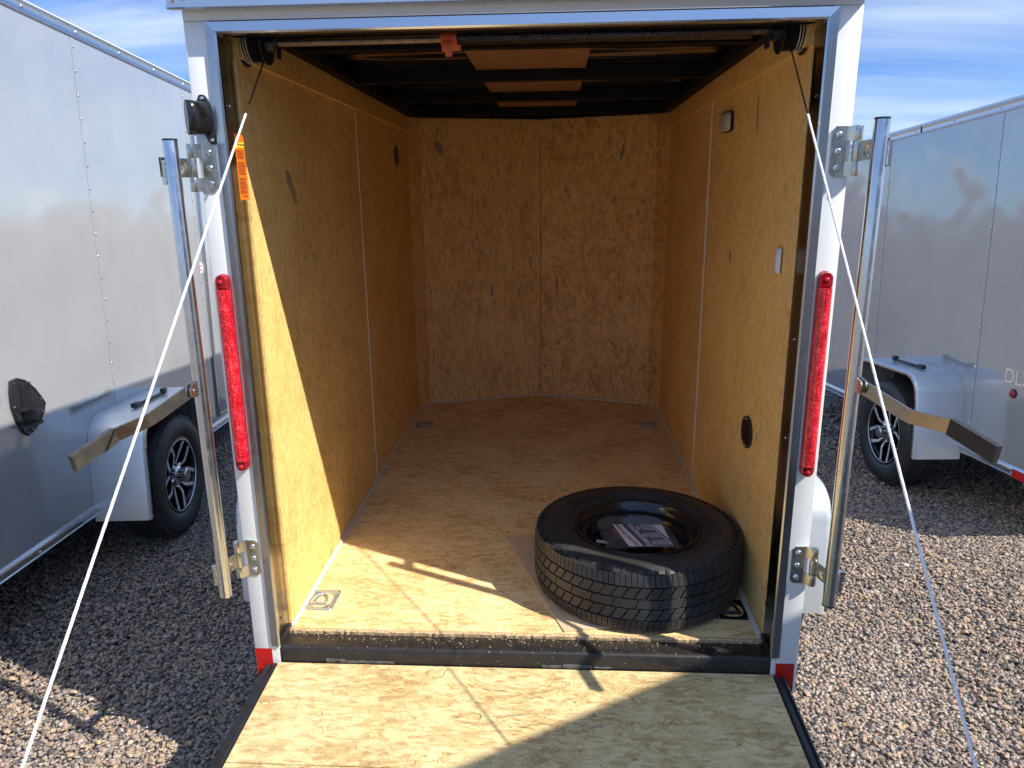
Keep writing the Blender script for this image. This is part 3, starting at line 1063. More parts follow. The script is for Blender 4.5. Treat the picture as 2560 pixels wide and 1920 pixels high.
# right neighbour
TR = parked_trailer('parked_trailer', 'silver cargo trailer on the right lettered DLX beside its fender', (2.4, 1.5, 0.0), AX_R, -1,
                    0.152, 2.62, 0.5, -0.142, 1.655, 1.697, (0.645, 1.755), 1.10, (0.325, -0.125), (-0.184, 0.292, 0.395), 0.262, group='silver cargo trailers parked in the yard')
text_mesh('DLX', 0.105, 'letter', 'lettering', frame_mtx((-0.0015, 0.315, 0.345), (0, -1, 0), (0, 0, 1)), TR)
mb = MB()
mb.lathe([(0.020, 0.0), (0.020, 0.008), (0.014, 0.016), (0.0005, 0.018)], (0, 0.335, 0.268), (-1, 0, 0), 20)
ml = mb.build('marker_light', 'red_cap', TR)
mb = MB()
mb.lathe([(0.021, 0.0), (0.024, 0.002), (0.024, 0.006), (0.0205, 0.007)], (0, 0.335, 0.268), (-1, 0, 0), 20)
mb.build('marker_grommet', 'black_plastic', ml)
mb = MB()
mb.box(-0.014, -0.0125, 0.165, 0.262, -0.142, -0.098)
mb.build('reflective_tape', 'reflective_tape', TR)
mb = MB()
mb.box(-0.0095, -0.0072, 1.405, 1.412, 1.662, 1.700)
mb.build('rail_splice', 'black_steel', TR)

# unseen trailer added on the right; its nose is placed to shade the ramp
AX_B = ((1.0, 0.0, 0.0), (0.0, 1.0, 0.0), (0.0, 0.0, 1.0))
shade_trailer = parked_trailer('parked_trailer', 'added unseen silver cargo trailer right of the viewer, its nose shading the ramp', (1.70, -1.25, 0.0), AX_B, -1,
                    -3.6, 0.0, 0.475, -0.14, 1.955, 1.990, (-1.2, -2.4), -1.9, (0.325, -0.172), (-0.20, 0.28, 0.40), 0.262, group='silver cargo trailers parked in the yard')

# ------------------------------------------------------------------ our trailer
T = empty('cargo_trailer', 'open cargo trailer with lowered ramp, OSB lined inside, white rear frame', 'trailer', (0, 0, 0))
IW = 0.70
Hc = 1.6456
LW = 2.367
YJ = 1.242
AX_, AY_ = 0.010, 2.684

# floor
mb = MB()
fl = [(-0.705, 0.082), (0.705, 0.078), (0.712, LW), (0.672, 2.478), (AX_, AY_ + 0.004), (-0.672, 2.478), (-0.712, LW)]
mb.poly([(x, y, -0.018) for x, y in fl], (0, 0, 0.018))
mb.build('floor', 'floor_board', T, smooth=False)
mb = MB()
n = 160
pts_t = []
for k in range(n + 1):
    x = lerp(-0.700, 0.700, k / n)
    e = random.uniform(-0.0022, 0.0022)
    pts_t.append((x, 0.0815 - 0.003 * (k / n) + e))
mb.loft([[(x, y, 0.0008 + random.uniform(-0.0006, 0.0006)), (x, y - 0.004 + random.uniform(-0.001, 0.001), -0.003), (x, y - 0.003, -0.0165), (x, y + 0.006, -0.0165), (x, y + 0.006, 0.0006)] for x, y in pts_t])
mb.build('floor_edge', 'board_edge', T, angle=20)

# side wall boards and the cove boards above them
ZB = 1.568
for s in (-1, 1):
    for (y0, y1) in ((0.100, YJ - 0.002), (YJ + 0.002, LW)):
        mb = MB()
        xi0 = IW + (y0 - 1.2) * (0.010 if s < 0 else 0.007) - (0.002 if s < 0 else 0.0)
        xi1 = IW + (y1 - 1.2) * 0.010 - (0.002 if s < 0 else 0.0)
        mb.loft([[(s * xi0, y0, 0.0005), (s * (xi0 + 0.010), y0, 0.0005), (s * (xi0 + 0.010), y0, ZB), (s * xi0, y0, ZB)],
                 [(s * xi1, y1, 0.0005), (s * (xi1 + 0.010), y1, 0.0005), (s * (xi1 + 0.010), y1, ZB), (s * xi1, y1, ZB)]])
        mb.build('wall_panel', 'side_board', T, smooth=False)
    mb = MB()
    mb.loft([[(s * (IW - 0.011 - 0.010), 0.105, ZB), (s * (IW + 0.012), 0.105, ZB), (s * (IW + 0.012), 0.105, Hc), (s * (IW - 0.006 - 0.010), 0.105, Hc)],
             [(s * (IW - 0.011 + 0.010), LW, ZB), (s * (IW + 0.016), LW, ZB), (s * (IW + 0.016), LW, Hc), (s * (IW - 0.006 + 0.010), LW, Hc)]])
    mb.build('cove_panel', 'side_board', T, smooth=False)
    # joint bead
    mb = MB()
    mb.tube([(s * (IW - 0.001), YJ, 0.004), (s * (IW - 0.001), YJ, ZB)], 0.0042, 8)
    mb.build('joint_bead', 'caulk', T)
    # narrow corner board, then the V nose boards
    def nosewall(a, b, z0, z1, name, mat='nose_board', proud=0.0):
        a = Vector((a[0], a[1], 0)); b = Vector((b[0], b[1], 0))
        nrm = Vector(((b - a).y, -(b - a).x, 0)).normalized()
        if nrm.dot(Vector((0, 1, 0))) > 0: nrm = -nrm
        mbb = MB()
        mbb.poly([a + nrm * proud + Vector((0, 0, z0)), b + nrm * proud + Vector((0, 0, z0)), b - nrm * 0.012 + Vector((0, 0, z0)), a - nrm * 0.012 + Vector((0, 0, z0))], (0, 0, z1 - z0))
        return mbb.build(name, mat, T, smooth=False)
    c0, c1, ap = (s * 0.7105, LW), (s * 0.660, 2.470), (AX_, AY_)
    zc_ = 0.0006
    nosewall(c0, c1, zc_, Hc, 'corner_panel')
    nosewall((c1[0] - s * 0.001, c1[1]), (AX_ + s * 0.0015, AY_), zc_, 1.585, 'nose_panel')
    nosewall((c1[0] - s * 0.001, c1[1]), (AX_ + s * 0.0005, AY_), 1.5855, Hc, 'nose_cove_panel', proud=0.006)
    # caulk along the floor: side wall, corner, nose
    def bead(pts, rad, name='floor_bead'):
        q = []
        for (a, b) in zip(pts, pts[1:]):
            L = (Vector(b) - Vector(a)).length
            nn = max(2, int(L / 0.035))
            for k in range(nn):
                q.append(Vector(a).lerp(Vector(b), k / nn))
        q.append(Vector(pts[-1]))
        rr = [rad * random.uniform(0.82, 1.2) for _ in q]
        mbb = MB()
        mbb.tube(q, rr, 8)
        return mbb.build(name, 'caulk', T)
    bead([(s * (IW - 0.016), 0.090, 0.002), (s * (IW + 0.008), LW - 0.01, 0.002)], 0.0085)
    bead([(s * 0.707, LW - 0.008, 0.001), (s * 0.657, 2.462, 0.001)], 0.0065)
    bead([(s * 0.655, 2.462, 0.001), (AX_, AY_ - 0.006, 0.001)], 0.0065)
    # vertical corner rail at the ceiling
    mb = MB()
    mb.box(s * 0.655, s * 0.712, 0.20, LW + 0.04, Hc + 0.001, Hc + 0.035)
    mb.build('roof_rail', 'bow_black', T)

# a few broad grey strands that lie on the face of the boards
def mk_flake():
    m, t, b = new_mat('grey_strand')
    v = objcoord(t, (90, 90, 9))
    n1 = noise(t, v, 1.0, 4, 0.6)
    c = t.ramp(n1, [(0.35, (0.22, 0.17, 0.10)), (0.62, (0.44, 0.33, 0.19))])
    setin(t, b, base=c, rough=0.7, normal=bump(t, n1, 0.3, 0.001))
    return m


M['grey_strand'] = mk_flake()
STRANDS = [(-0.560, 1.49, 0.085, 0.040, -0.45), (0.475, 1.46, 0.10, 0.020, 0.20), (0.170, 1.24, 0.085, 0.014, -0.38), (0.110, 0.70, 0.105, 0.016, -0.06),
           (-0.280, 0.67, 0.070, 0.015, 0.05), (0.440, 0.145, 0.085, 0.014, -0.05), (-0.050, 0.83, 0.065, 0.016, 0.08), (-0.240, 0.20, 0.075, 0.013, 0.5), (0.450, 0.35, 0.060, 0.016, -0.7)]
WALLSTRANDS = [(0.420, 1.265, 0.115, 0.034, -0.62, -1), (0.56, 1.46, 0.115, 0.020, 0.10, 1), (0.80, 1.02, 0.040, 0.030, 0.1, 1)]
random.seed(5)


def strand(c, ax, L, w, tilt, nrm):
    """thin splintered strip lying on a board: ax = horizontal direction in the board plane"""
    c, ax, nrm = Vector(c), Vector(ax).normalized(), Vector(nrm).normalized()
    up = Vector((0, 0, 1))
    d = (up * math.cos(tilt) + ax * math.sin(tilt))
    e = (ax * math.cos(tilt) - up * math.sin(tilt))
    n_ = 7
    left, right = [], []
    for k in range(n_ + 1):
        t_ = k / n_ - 0.5
        ww = w * (1 - (abs(t_) * 1.75) ** 3) * random.uniform(0.75, 1.15)
        ww = max(ww, w * 0.12)
        left.append(c + d * (L * t_) - e * ww / 2 + d * random.uniform(-1, 1) * w * 0.12)
        right.append(c + d * (L * t_) + e * ww / 2 + d * random.uniform(-1, 1) * w * 0.12)
    mb = MB()
    mb.poly([p + nrm * 0.0003 for p in left + right[::-1]], nrm * 0.0005)
    return mb.build('grey_strand', 'grey_strand', T, smooth=False)


NL, NR = Vector((0.67, 0.214, 0)), Vector((0.65, -0.214, 0))
for (x, z, L, w, tl) in STRANDS:
    if x < AX_:
        strand((x, 2.470 + (x + 0.66) * 0.3194 - 0.0005, z), NL, L, w, tl, (0.304, -0.952, 0))
    else:
        strand((x, 2.684 - (x - 0.01) * 0.3292 - 0.0005, z), NR, L, w, tl, (-0.312, -0.95, 0))
for (y, z, L, w, tl, s) in WALLSTRANDS:
    k_ = (0.010 if s < 0 else (0.007 + 0.003 * (y > YJ)))
    xw = IW + (y - 1.2) * 0.010 - 0.002 if s < 0 else IW - 0.0077 + (y - 0.1) / 1.140 * 0.0081
    strand((s * (xw - 0.0003), y, z), (0, 1, 0), L, w, tl, (-s, 0, 0))

# ceiling: sheet, brown centre strip, bows
mb = MB()
mb.poly([(-0.74, 0.12, 1.700), (0.74, 0.12, 1.700), (0.74, 2.42, 1.700), (0, 2.74, 1.700), (-0.74, 2.42, 1.700)], (0, 0, 0.012))
mb.build('ceiling', 'ceiling_sheet', T, smooth=False)
bows = [(0.500, 0.545), (1.150, 1.195), (1.790, 1.835), (2.395, 2.44)]
ys = [0.20] + [y for b in bows for y in b]
for a, b in ((0.20, 0.500), (0.545, 1.150), (1.195, 1.790), (1.835, 2.395)):
    mb = MB()
    mb.box(-0.203, 0.205, a + 0.002, b - 0.002, 1.688, 1.694)
    mb.build('ceiling_strip', 'strip_board', T, smooth=False)
for a, b in bows:
    mb = MB()
    mb.loft([[(-0.735, a - 0.012, 1.699), (-0.735, a, 1.697), (-0.735, a, Hc + 0.004), (-0.735, b, Hc + 0.004), (-0.735, b, 1.697), (-0.735, b + 0.012, 1.699)],
             [(0.735, a - 0.012, 1.699), (0.735, a, 1.697), (0.735, a, Hc + 0.004), (0.735, b, Hc + 0.004), (0.735, b, 1.697), (0.735, b + 0.012, 1.699)]])
    mb.build('roof_bow', 'bow_black', T)
for s in (-1, 1):
    a = Vector((s * 0.705, 2.40, 0)); b = Vector((0, 2.70, 0))
    mb = MB()
    mb.poly([(a.x, a.y, Hc), (b.x, b.y, Hc), (b.x, b.y - 0.075, Hc), (a.x, a.y - 0.055, Hc)], (0, 0, 0.035))
    mb.build('roof_rail', 'bow_black', T, smooth=False)

# rear frame: posts, header, cap
for s in (-1, 1):
    mb = MB()
    mb.box(s * 0.7015, s * 0.7625, 0.0, 0.075, -0.114, 1.6300, 0.003)
    mb.box(s * 0.6905, s * 0.7012, 0.0004, 0.030, -0.114, -0.0005)
    mb.build('corner_post', 'white_paint', T)
mb = MB()
mb.box(-0.7625, 0.7625, 0.0003, 0.075, 1.6303, 1.78, 0.002)
mb.build('header', 'white_paint', T)
mb = MB()
prof = [(0.04, 1.79), (-0.030, 1.79), (-0.036, 1.784), (-0.036, 1.660), (-0.040, 1.654), (-0.040, 1.650), (-0.034, 1.648), (-0.004, 1.651), (-0.002, 1.656), (-0.002, 1.772), (0.04, 1.775)]
mb.loft([[(x, y, z) for y, z in prof] for x in (-0.778, 0.778)])
cp = mb.build('roof_cap', 'alu_x', T)
mb = MB()
mb.poly([(-0.120, -0.0365, 1.664), (0.16, -0.0365, 1.664), (0.16, -0.0365, 1.74), (-0.12, -0.0365, 1.74)], (0, -0.0012, 0))
mb.build('cap_label', 'decal_white', cp)
rivet_row('cap_rivets', [(-0.765, -0.036, 1.668), (-0.74, -0.036, 1.672)], (0, -1, 0), 0.007, cp)

# aluminium trim round the opening (mitred): front face, lip, and jamb turning inwards
Wf, Wa = 0.6848, 0.7105
zi, zo = 1.602, 1.627


def trim_section(k):
    """offsets (out from inner edge, y) of the extrusion section"""
    return [(0.0, 0.003), (0.0, -0.0035), (0.004, -0.0075), (Wa - Wf - 0.001, -0.0055), (Wa - Wf, 0.0002), (0.004, 0.0002)]


for s in (-1, 1):
    mb = MB()
    bot = [(s * (Wf + a), y, 0.0) for a, y in trim_section(0)]
    top = [(s * (Wf + a), y, zi + a) for a, y in trim_section(0)]
    mb.loft([bot, top])
    tr = mb.build('door_trim', 'alu_z', T)
    mb = MB()       # jamb sheet with a shallow rib
    sec = [(0.0, -0.003), (0.003, -0.001), (0.0035, 0.018), (0.0065, 0.022), (0.0065, 0.082), (0.0105, 0.110), (0.014, 0.110), (0.014, -0.003)]
    mb.loft([[(s * (Wf + a + (0.0005 if k else 0)), y, z) for a, y in sec] for k, z in enumerate((0.0005, zi - 0.001))])
    mb.build('jamb', 'alu_jamb', T)
    rivet_row('jamb_screws', [(s * (Wf + 0.0060), 0.045, z) for z in (0.06, 0.62, 0.88, 1.45)], (-s, 0, 0), 0.0045, T)
mb = MB()
mb.loft([[(sx * (Wf + a), y, zi + a) for a, y in trim_section(0)] for sx in (-1, 1)])
mb.build('header_trim', 'alu_x', T)
mb = MB()
mb.box(-0.684, 0.684, 0.0035, 0.030, zi + 0.003, zi + 0.006)
mb.box(-0.684, 0.684, 0.030, 0.034, zi + 0.003, 1.63)
mb.build('header_lip', 'alu_x', T)
rivet_row('header_screws', [(x, 0.012, zi + 0.003) for x in (-0.583, -0.077, 0.62)], (0, 0, -1), 0.005, T)
mb = MB()
mb.box(-0.69, 0.69, 0.0755, 0.11, zi + 0.012, 1.70)
mb.build('header_beam', 'bow_black', T)

# sill: black folded steel
mb = MB()
sec = [(0.125, -0.0185), (0.090, -0.0180), (0.084, -0.0170), (0.076, -0.0120), (0.020, -0.0050), (0.010, -0.0040), (0.003, -0.0060), (0.000, -0.0110), (0.0005, -0.056), (0.010, -0.115), (0.125, -0.115)]
mb.loft([[(x, y, z) for y, z in sec] for x in (-0.6845, 0.6895)])
mb.build('sill', 'sill_paint', T, angle=60)
for s in (-1, 1):
    mb = MB()
    mb.box(s * 0.685, s * 0.700, 0.012, 0.095, -0.03, 0.012, 0.003)
    mb.build('sill_end', 'black_steel', T)
# scraps of clear tape left on the face of the sill
for (a, b, h) in ((-0.556, -0.50, 0.012), (-0.498, -0.42, 0.008), (-0.418, -0.36, 0.008), (0.06, 0.115, 0.009), (0.119, 0.20, 0.012), (0.205, 0.255, 0.007)):
    mb = MB()
    nn = 8
    mb.loft([[(lerp(a, b, k / nn), -0.0012 - random.uniform(0, 0.0015), -0.0525 + random.uniform(0, 0.002)), (lerp(a, b, k / nn), -0.0025 - random.uniform(0, 0.002), -0.0525 + h + random.uniform(-0.002, 0.003)),
              (lerp(a, b, k / nn), 0.0004, -0.052 + h), (lerp(a, b, k / nn), 0.0004, -0.0525)] for k in range(nn + 1)])
    mb.build('tape_scrap', 'tape_clear', T)
# sawdust chips along the floor edge
mb = MB()
for k in range(330):
    x = random.uniform(-0.66, 0.68)
    y = 0.074 - abs(random.gauss(0, 0.026)) if random.random() < 0.8 else random.uniform(0.0, 0.07)
    if y < 0.004: continue
    z = lerp(-0.0045, -0.0125, min(1, max(0, (y - 0.015) / 0.065))) + 0.0012
    a = random.uniform(0, PI)
    L, w = random.uniform(0.0008, 0.0042), random.uniform(0.0003, 0.0007)
    dx, dy = math.cos(a) * L / 2, math.sin(a) * L / 2
    ox, oy = -math.sin(a) * w, math.cos(a) * w
    mb.poly([(x - dx - ox, y - dy - oy, z), (x + dx - ox, y + dy - oy, z), (x + dx + ox, y + dy + oy, z + 0.0008), (x - dx + ox, y - dy + oy, z + 0.0008)], (0, 0, 0.0008))
mb.build('sawdust', 'board_edge', T, smooth=False, kind='stuff')

# ramp door
SL = 0.058
HZ = -0.0535


def rz(y, off=0.0):
    return HZ + SL * y + off


LR = -1.43
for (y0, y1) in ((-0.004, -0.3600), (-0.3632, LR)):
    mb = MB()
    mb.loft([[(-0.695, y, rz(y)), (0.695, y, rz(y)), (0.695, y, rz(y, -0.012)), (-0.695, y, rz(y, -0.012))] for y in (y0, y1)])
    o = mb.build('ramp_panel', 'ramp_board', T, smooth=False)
mb = MB()
for s in (-1, 1):
    prof = [(0.6965, -0.045), (0.6965, 0.002), (0.700, 0.004), (0.706, 0.004), (0.708, -0.003), (0.716, -0.003), (0.722, 0.003), (0.727, 0.001), (0.728, -0.045)]
    mb2 = MB()
    mb2.loft([[(s * a, y, rz(y, b)) for a, b in prof] for y in (-0.012, LR - 0.02)])
    mb2.build('ramp_edge', 'black_plastic', T)
mb.bm.free()
mb = MB()
mb.loft([[(-0.69, y, rz(y, -0.014)), (0.69, y, rz(y, -0.014)), (0.69, y, rz(y, -0.044)), (-0.69, y, rz(y, -0.044))] for y in (-0.02, LR)])
mb.build('ramp_underside', 'silver_paint', T, smooth=False)
mb = MB()
mb.tube([(-0.66, 0.004, HZ - 0.022), (0.66, 0.004, HZ - 0.022)], 0.010, 12)
mb.build('ramp_hinge', 'black_steel', T)
mb = MB()
mb.loft([[(-0.72, y, rz(y, 0.004)), (0.72, y, rz(y, 0.004)), (0.72, y, rz(y, -0.04)), (-0.72, y, rz(y, -0.04))] for y in (LR - 0.002, LR - 0.03)])
mb.build('ramp_end_cap', 'alu_x', T)
for s in (-1, 1):       # legs that hold the ramp end off the gravel
    mb = MB()
    mb.box(s * 0.60, s * 0.66, LR + 0.02, LR + 0.06, G, rz(LR + 0.04, -0.045))
    mb.build('ramp_leg', 'black_steel', T)

# red reflective tape on the posts
mb = MB()
mb.poly([(-0.7605, -0.0008, -0.011), (-0.712, -0.0008, -0.012), (-0.712, -0.0008, -0.109), (-0.7605, -0.0008, -0.107)], (0, 0.0006, 0))
mb.build('reflective_tape', 'reflective_tape', T, smooth=False)
mb = MB()
mb.poly([(0.704, -0.0008, -0.020), (0.754, -0.0008, -0.020), (0.755, -0.0008, -0.110), (0.706, -0.0008, -0.110)], (0, 0.0006, 0))
mb.build('reflective_tape', 'reflective_tape', T, smooth=False)


# tail lights
def stadium(cx, cz, rx, z0, z1, n=10):
    p = []
    for k in range(n + 1):
        a = PI * k / n
        p.append((cx + rx * math.cos(a), z1 - rx + rx * math.sin(a)))
    for k in range(n + 1):
        a = PI + PI * k / n
        p.append((cx + rx * math.cos(a), z0 + rx + rx * math.sin(a)))
    return p


for s in (-1, 1):
    cx = s * 0.7325
    z0, z1 = 0.535, 1.055
    mb = MB()
    o1 = stadium(cx, 0, 0.0168, z0, z1)
    mb.loft([[(x, -0.0002, z) for x, z in o1], [(x, -0.006, z) for x, z in o1]])
    tl = mb.build('tail_light', 'red_cap', T, angle=40)
    mb = MB()
    a, b = z0 + 0.030, z1 - 0.038
    for (za, zb, rr, dp) in ((a, b, 0.0158, 0.021),):
        sec = []
        for k in range(9):
            t_ = PI * k / 8
            sec.append((cx + rr * math.cos(t_), -0.006 - dp * max(0.0, math.sin(t_)) ** 0.32))
        nseg = 40
        mb.loft([[(x, y, lerp(za, zb, q / nseg)) for x, y in sec] for q in range(nseg + 1)])
    mb.build('lens', 'red_lens', tl, angle=50)
    for (za, zb) in ((z0 + 0.001, a - 0.001), (b + 0.001, z1 - 0.001)):
        mb = MB()
        topend = za > 0.8
        oo = []
        for k in range(13):
            a_ = PI * k / 12 if topend else PI + PI * k / 12
            zz0 = (zb - 0.0160) if topend else (za + 0.0160)
            oo.append((cx + 0.0160 * math.cos(a_), zz0 + 0.0160 * math.sin(a_)))
        oo += [(cx - 0.0160, za), (cx + 0.0160, za)] if topend else [(cx + 0.0160, zb), (cx - 0.0160, zb)]
        mb.loft([[(x, -0.006, z) for x, z in oo], [(x, -0.017, z) for x, z in oo], [(cx + (x - cx) * 0.84, -0.0205, (za + zb) / 2 + (z - (za + zb) / 2) * 0.86) for x, z in oo]])
        mb.build('lens_end', 'red_cap', tl, angle=50)
        mb = MB()
        mb.dome((cx, -0.0215, (za + zb) / 2), (0, -1, 0), 0.0055, 0.003, 10)
        mb.build('screw', 'red_lens', tl)

# scoop vent on the left post
mb = MB()
o1 = []
cxv, czv = -0.7275, 1.4165
for k in range(28):
    a = 2 * PI * k / 28
    rx, rz_ = 0.0165, 0.056
    x = rx * math.copysign(abs(math.cos(a)) ** 0.7, math.cos(a))
    z = rz_ * math.copysign(abs(math.sin(a)) ** 0.85, math.sin(a))
    o1.append((cxv + x - z * 0.16, czv + z))
mb.loft([[(x, -0.0002, z) for x, z in o1], [(x, -0.0048, z) for x, z in o1], [(cxv + (x - cxv) * 0.92, -0.0062, czv + (z - czv) * 0.97) for x, z in o1]])
sv = mb.build('scoop_vent', 'black_plastic', T, angle=40)
mb = MB()
rings = []
for k in range(9):
    t_ = k / 8
    cxx = cxv + 0.001 - 0.031 * t_ ** 1.1
    cyy = -0.006 - 0.040 * math.sin(min(1, t_ * 1.12) * PI / 2)
    hz_ = lerp(0.036, 0.043, t_)
    wx = lerp(0.013, 0.018, t_)
    ang = lerp(0, R(52), t_)
    ring = []
    for q in range(20):
        a = 2 * PI * q / 20
        u_ = wx * math.copysign(abs(math.cos(a)) ** 0.75, math.cos(a))
        v_ = hz_ * math.sin(a)
        ring.append((cxx + u_ * math.cos(ang), cyy - u_ * math.sin(ang) * 1.0, czv + 0.002 + v_ * (1 - 0.1 * t_)))
    rings.append(ring)
mb.loft(rings)
mb.build('hood', 'black_gloss', sv, angle=40)
for z in (0.047, -0.046):
    mb = MB()
    mb.dome((cxv - z * 0.16, -0.006, czv + z), (0, -1, 0), 0.0045, 0.003, 10)
    mb.build('screw', 'screw', sv)


# hinges, swung lock bars with handles
def ext_box(mb, a, b, up, thick, w):
    """flat bar from a to b, section w along up, thick across"""
    a, b, up = Vector(a), Vector(b), Vector(up).normalized()
    d = (b - a).normalized()
    sd_ = d.cross(up).normalized()
    up = sd_.cross(d).normalized()
    ra = [a + up * w / 2 + sd_ * thick / 2, a + up * w / 2 - sd_ * thick / 2, a - up * w / 2 - sd_ * thick / 2, a - up * w / 2 + sd_ * thick / 2]
    rb = [p + (b - a) for p in ra]
    mb.loft([ra, rb])


def flat_path(mb, pts, w, thick):
    pts = [Vector(p) for p in pts]
    rings = []
    for i, p in enumerate(pts):
        a = pts[max(0, i - 1)]
        b = pts[min(len(pts) - 1, i + 1)]
        d = (b - a).normalized()
        up = Vector((0, 0, 1))
        sd_ = d.cross(up).normalized()
        up = sd_.cross(d).normalized()
        rings.append([p + up * w / 2 + sd_ * thick / 2, p + up * w / 2 - sd_ * thick / 2, p - up * w / 2 - sd_ * thick / 2, p - up * w / 2 + sd_ * thick / 2])
    mb.loft(rings)


def hinge(s, z0, z1):
    xk = s * 0.7725
    mb = MB()
    # plate with clipped inner corners
    xi, xo = s * 0.7185, s * 0.752
    c = 0.009
    mb.poly([(xo, -0.0002, z0), (xi + s * c, -0.0002, z0), (xi, -0.0002, z0 + c), (xi, -0.0002, z1 - c), (xi + s * c, -0.0002, z1), (xo, -0.0002, z1)], (0, -0.0032, 0))
    h = mb.build('hinge', 'zinc', T, angle=30)
    L = z1 - z0
    # knuckle straps roll out from the plate at top and bottom; the middle barrel belongs to the leaf
    for a, b in ((z0, z0 + L * 0.29), (z1 - L * 0.29, z1)):
        kn = MB()
        kn.loft([[(s * 0.7515, -0.0032, z), (s * 0.7560, -0.0060, z), (s * 0.7620, -0.0160, z), (s * 0.7680, -0.0215, z), (s * 0.7700, -0.0190, z), (s * 0.7640, -0.0110, z), (s * 0.758, -0.0002, z), (s * 0.7515, -0.0002, z)] for z in (a, b)])
        kn.lathe([(0.0045, a), (0.0098, a), (0.0102, a + 0.001), (0.0102, b - 0.001), (0.0098, b), (0.0045, b)], (xk, -0.0125, 0), (0, 0, 1), 22, closed=True)
        kn.build('knuckle', 'zinc', h)
    pin = MB()
    a, b = z0 + L * 0.295, z1 - L * 0.295
    pin.lathe([(0.0098, a), (0.0100, a + 0.001), (0.0100, b - 0.001), (0.0098, b)], (xk, -0.0125, 0), (0, 0, 1), 22)
    pin.tube([(xk, -0.0125, z0 + 0.002), (xk, -0.0125, z1 - 0.003)], 0.0046, 12)
    pin.build('barrel', 'zinc', h)
    # leaf towards the pole
    p0 = Vector((xk + s * 0.004, -0.018, 0))
    p1 = Vector((s * 0.800, -0.112, 0))
    d = (p1 - p0).normalized()
    nn = Vector((d.y, -d.x, 0))
    if nn.y > 0: nn = -nn
    lf = MB()
    lw = 0.0028
    m_ = (a + b) / 2
    # grid with a pressed dimple
    gx, gz = 18, 16
    Lf = (p1 - p0).length
    front = []
    for i in range(gx + 1):
        row = []
        for j in range(gz + 1):
            t_, zz = i / gx, lerp(a + 0.001, b - 0.001, j / gz)
            q = p0.lerp(p1, t_)
            rr = math.hypot((t_ - 0.36) * Lf / 0.0105, (zz - m_) / 0.0125)
            dep = -0.0045 * max(0.0, min(1.0, (1.15 - rr) / 0.35)) if rr < 1.15 else 0.0
            row.append(lf.bm.verts.new(Vector((q.x, q.y, zz)) + nn * (lw / 2 + dep)))
        front.append(row)
    back = [[lf.bm.verts.new(Vector((p0.lerp(p1, i / gx).x, p0.lerp(p1, i / gx).y, lerp(a + 0.001, b - 0.001, j / gz))) - nn * lw / 2) for j in (0, gz)] for i in (0, gx)]
    for i in range(gx):
        for j in range(gz):
            lf.bm.faces.new((front[i][j], front[i + 1][j], front[i + 1][j + 1], front[i][j + 1]))
    lf.bm.faces.new([front[i][0] for i in range(gx + 1)] + [back[1][0], back[0][0]])
    lf.bm.faces.new([front[i][gz] for i in range(gx + 1)][::-1] + [back[0][1], back[1][1]])
    lf.bm.faces.new((back[0][0], back[1][0], back[1][1], back[0][1]))
    lf.build('leaf', 'zinc', h, angle=50)
    for k in (0.17, 0.5, 0.83):
        sw = MB()
        zc2 = lerp(z0, z1, k)
        cxs = s * 0.7345
        sw.lathe([(0.0078, 0), (0.0074, 0.0022), (0.0058, 0.0042), (0.0034, 0.0052), (0.0024, 0.0050), (0.0022, 0.0030), (0.0003, 0.0030)], (cxs, -0.0034, zc2), (0, -1, 0), 18)
        sw.build('screw', 'screw', h)
    return h


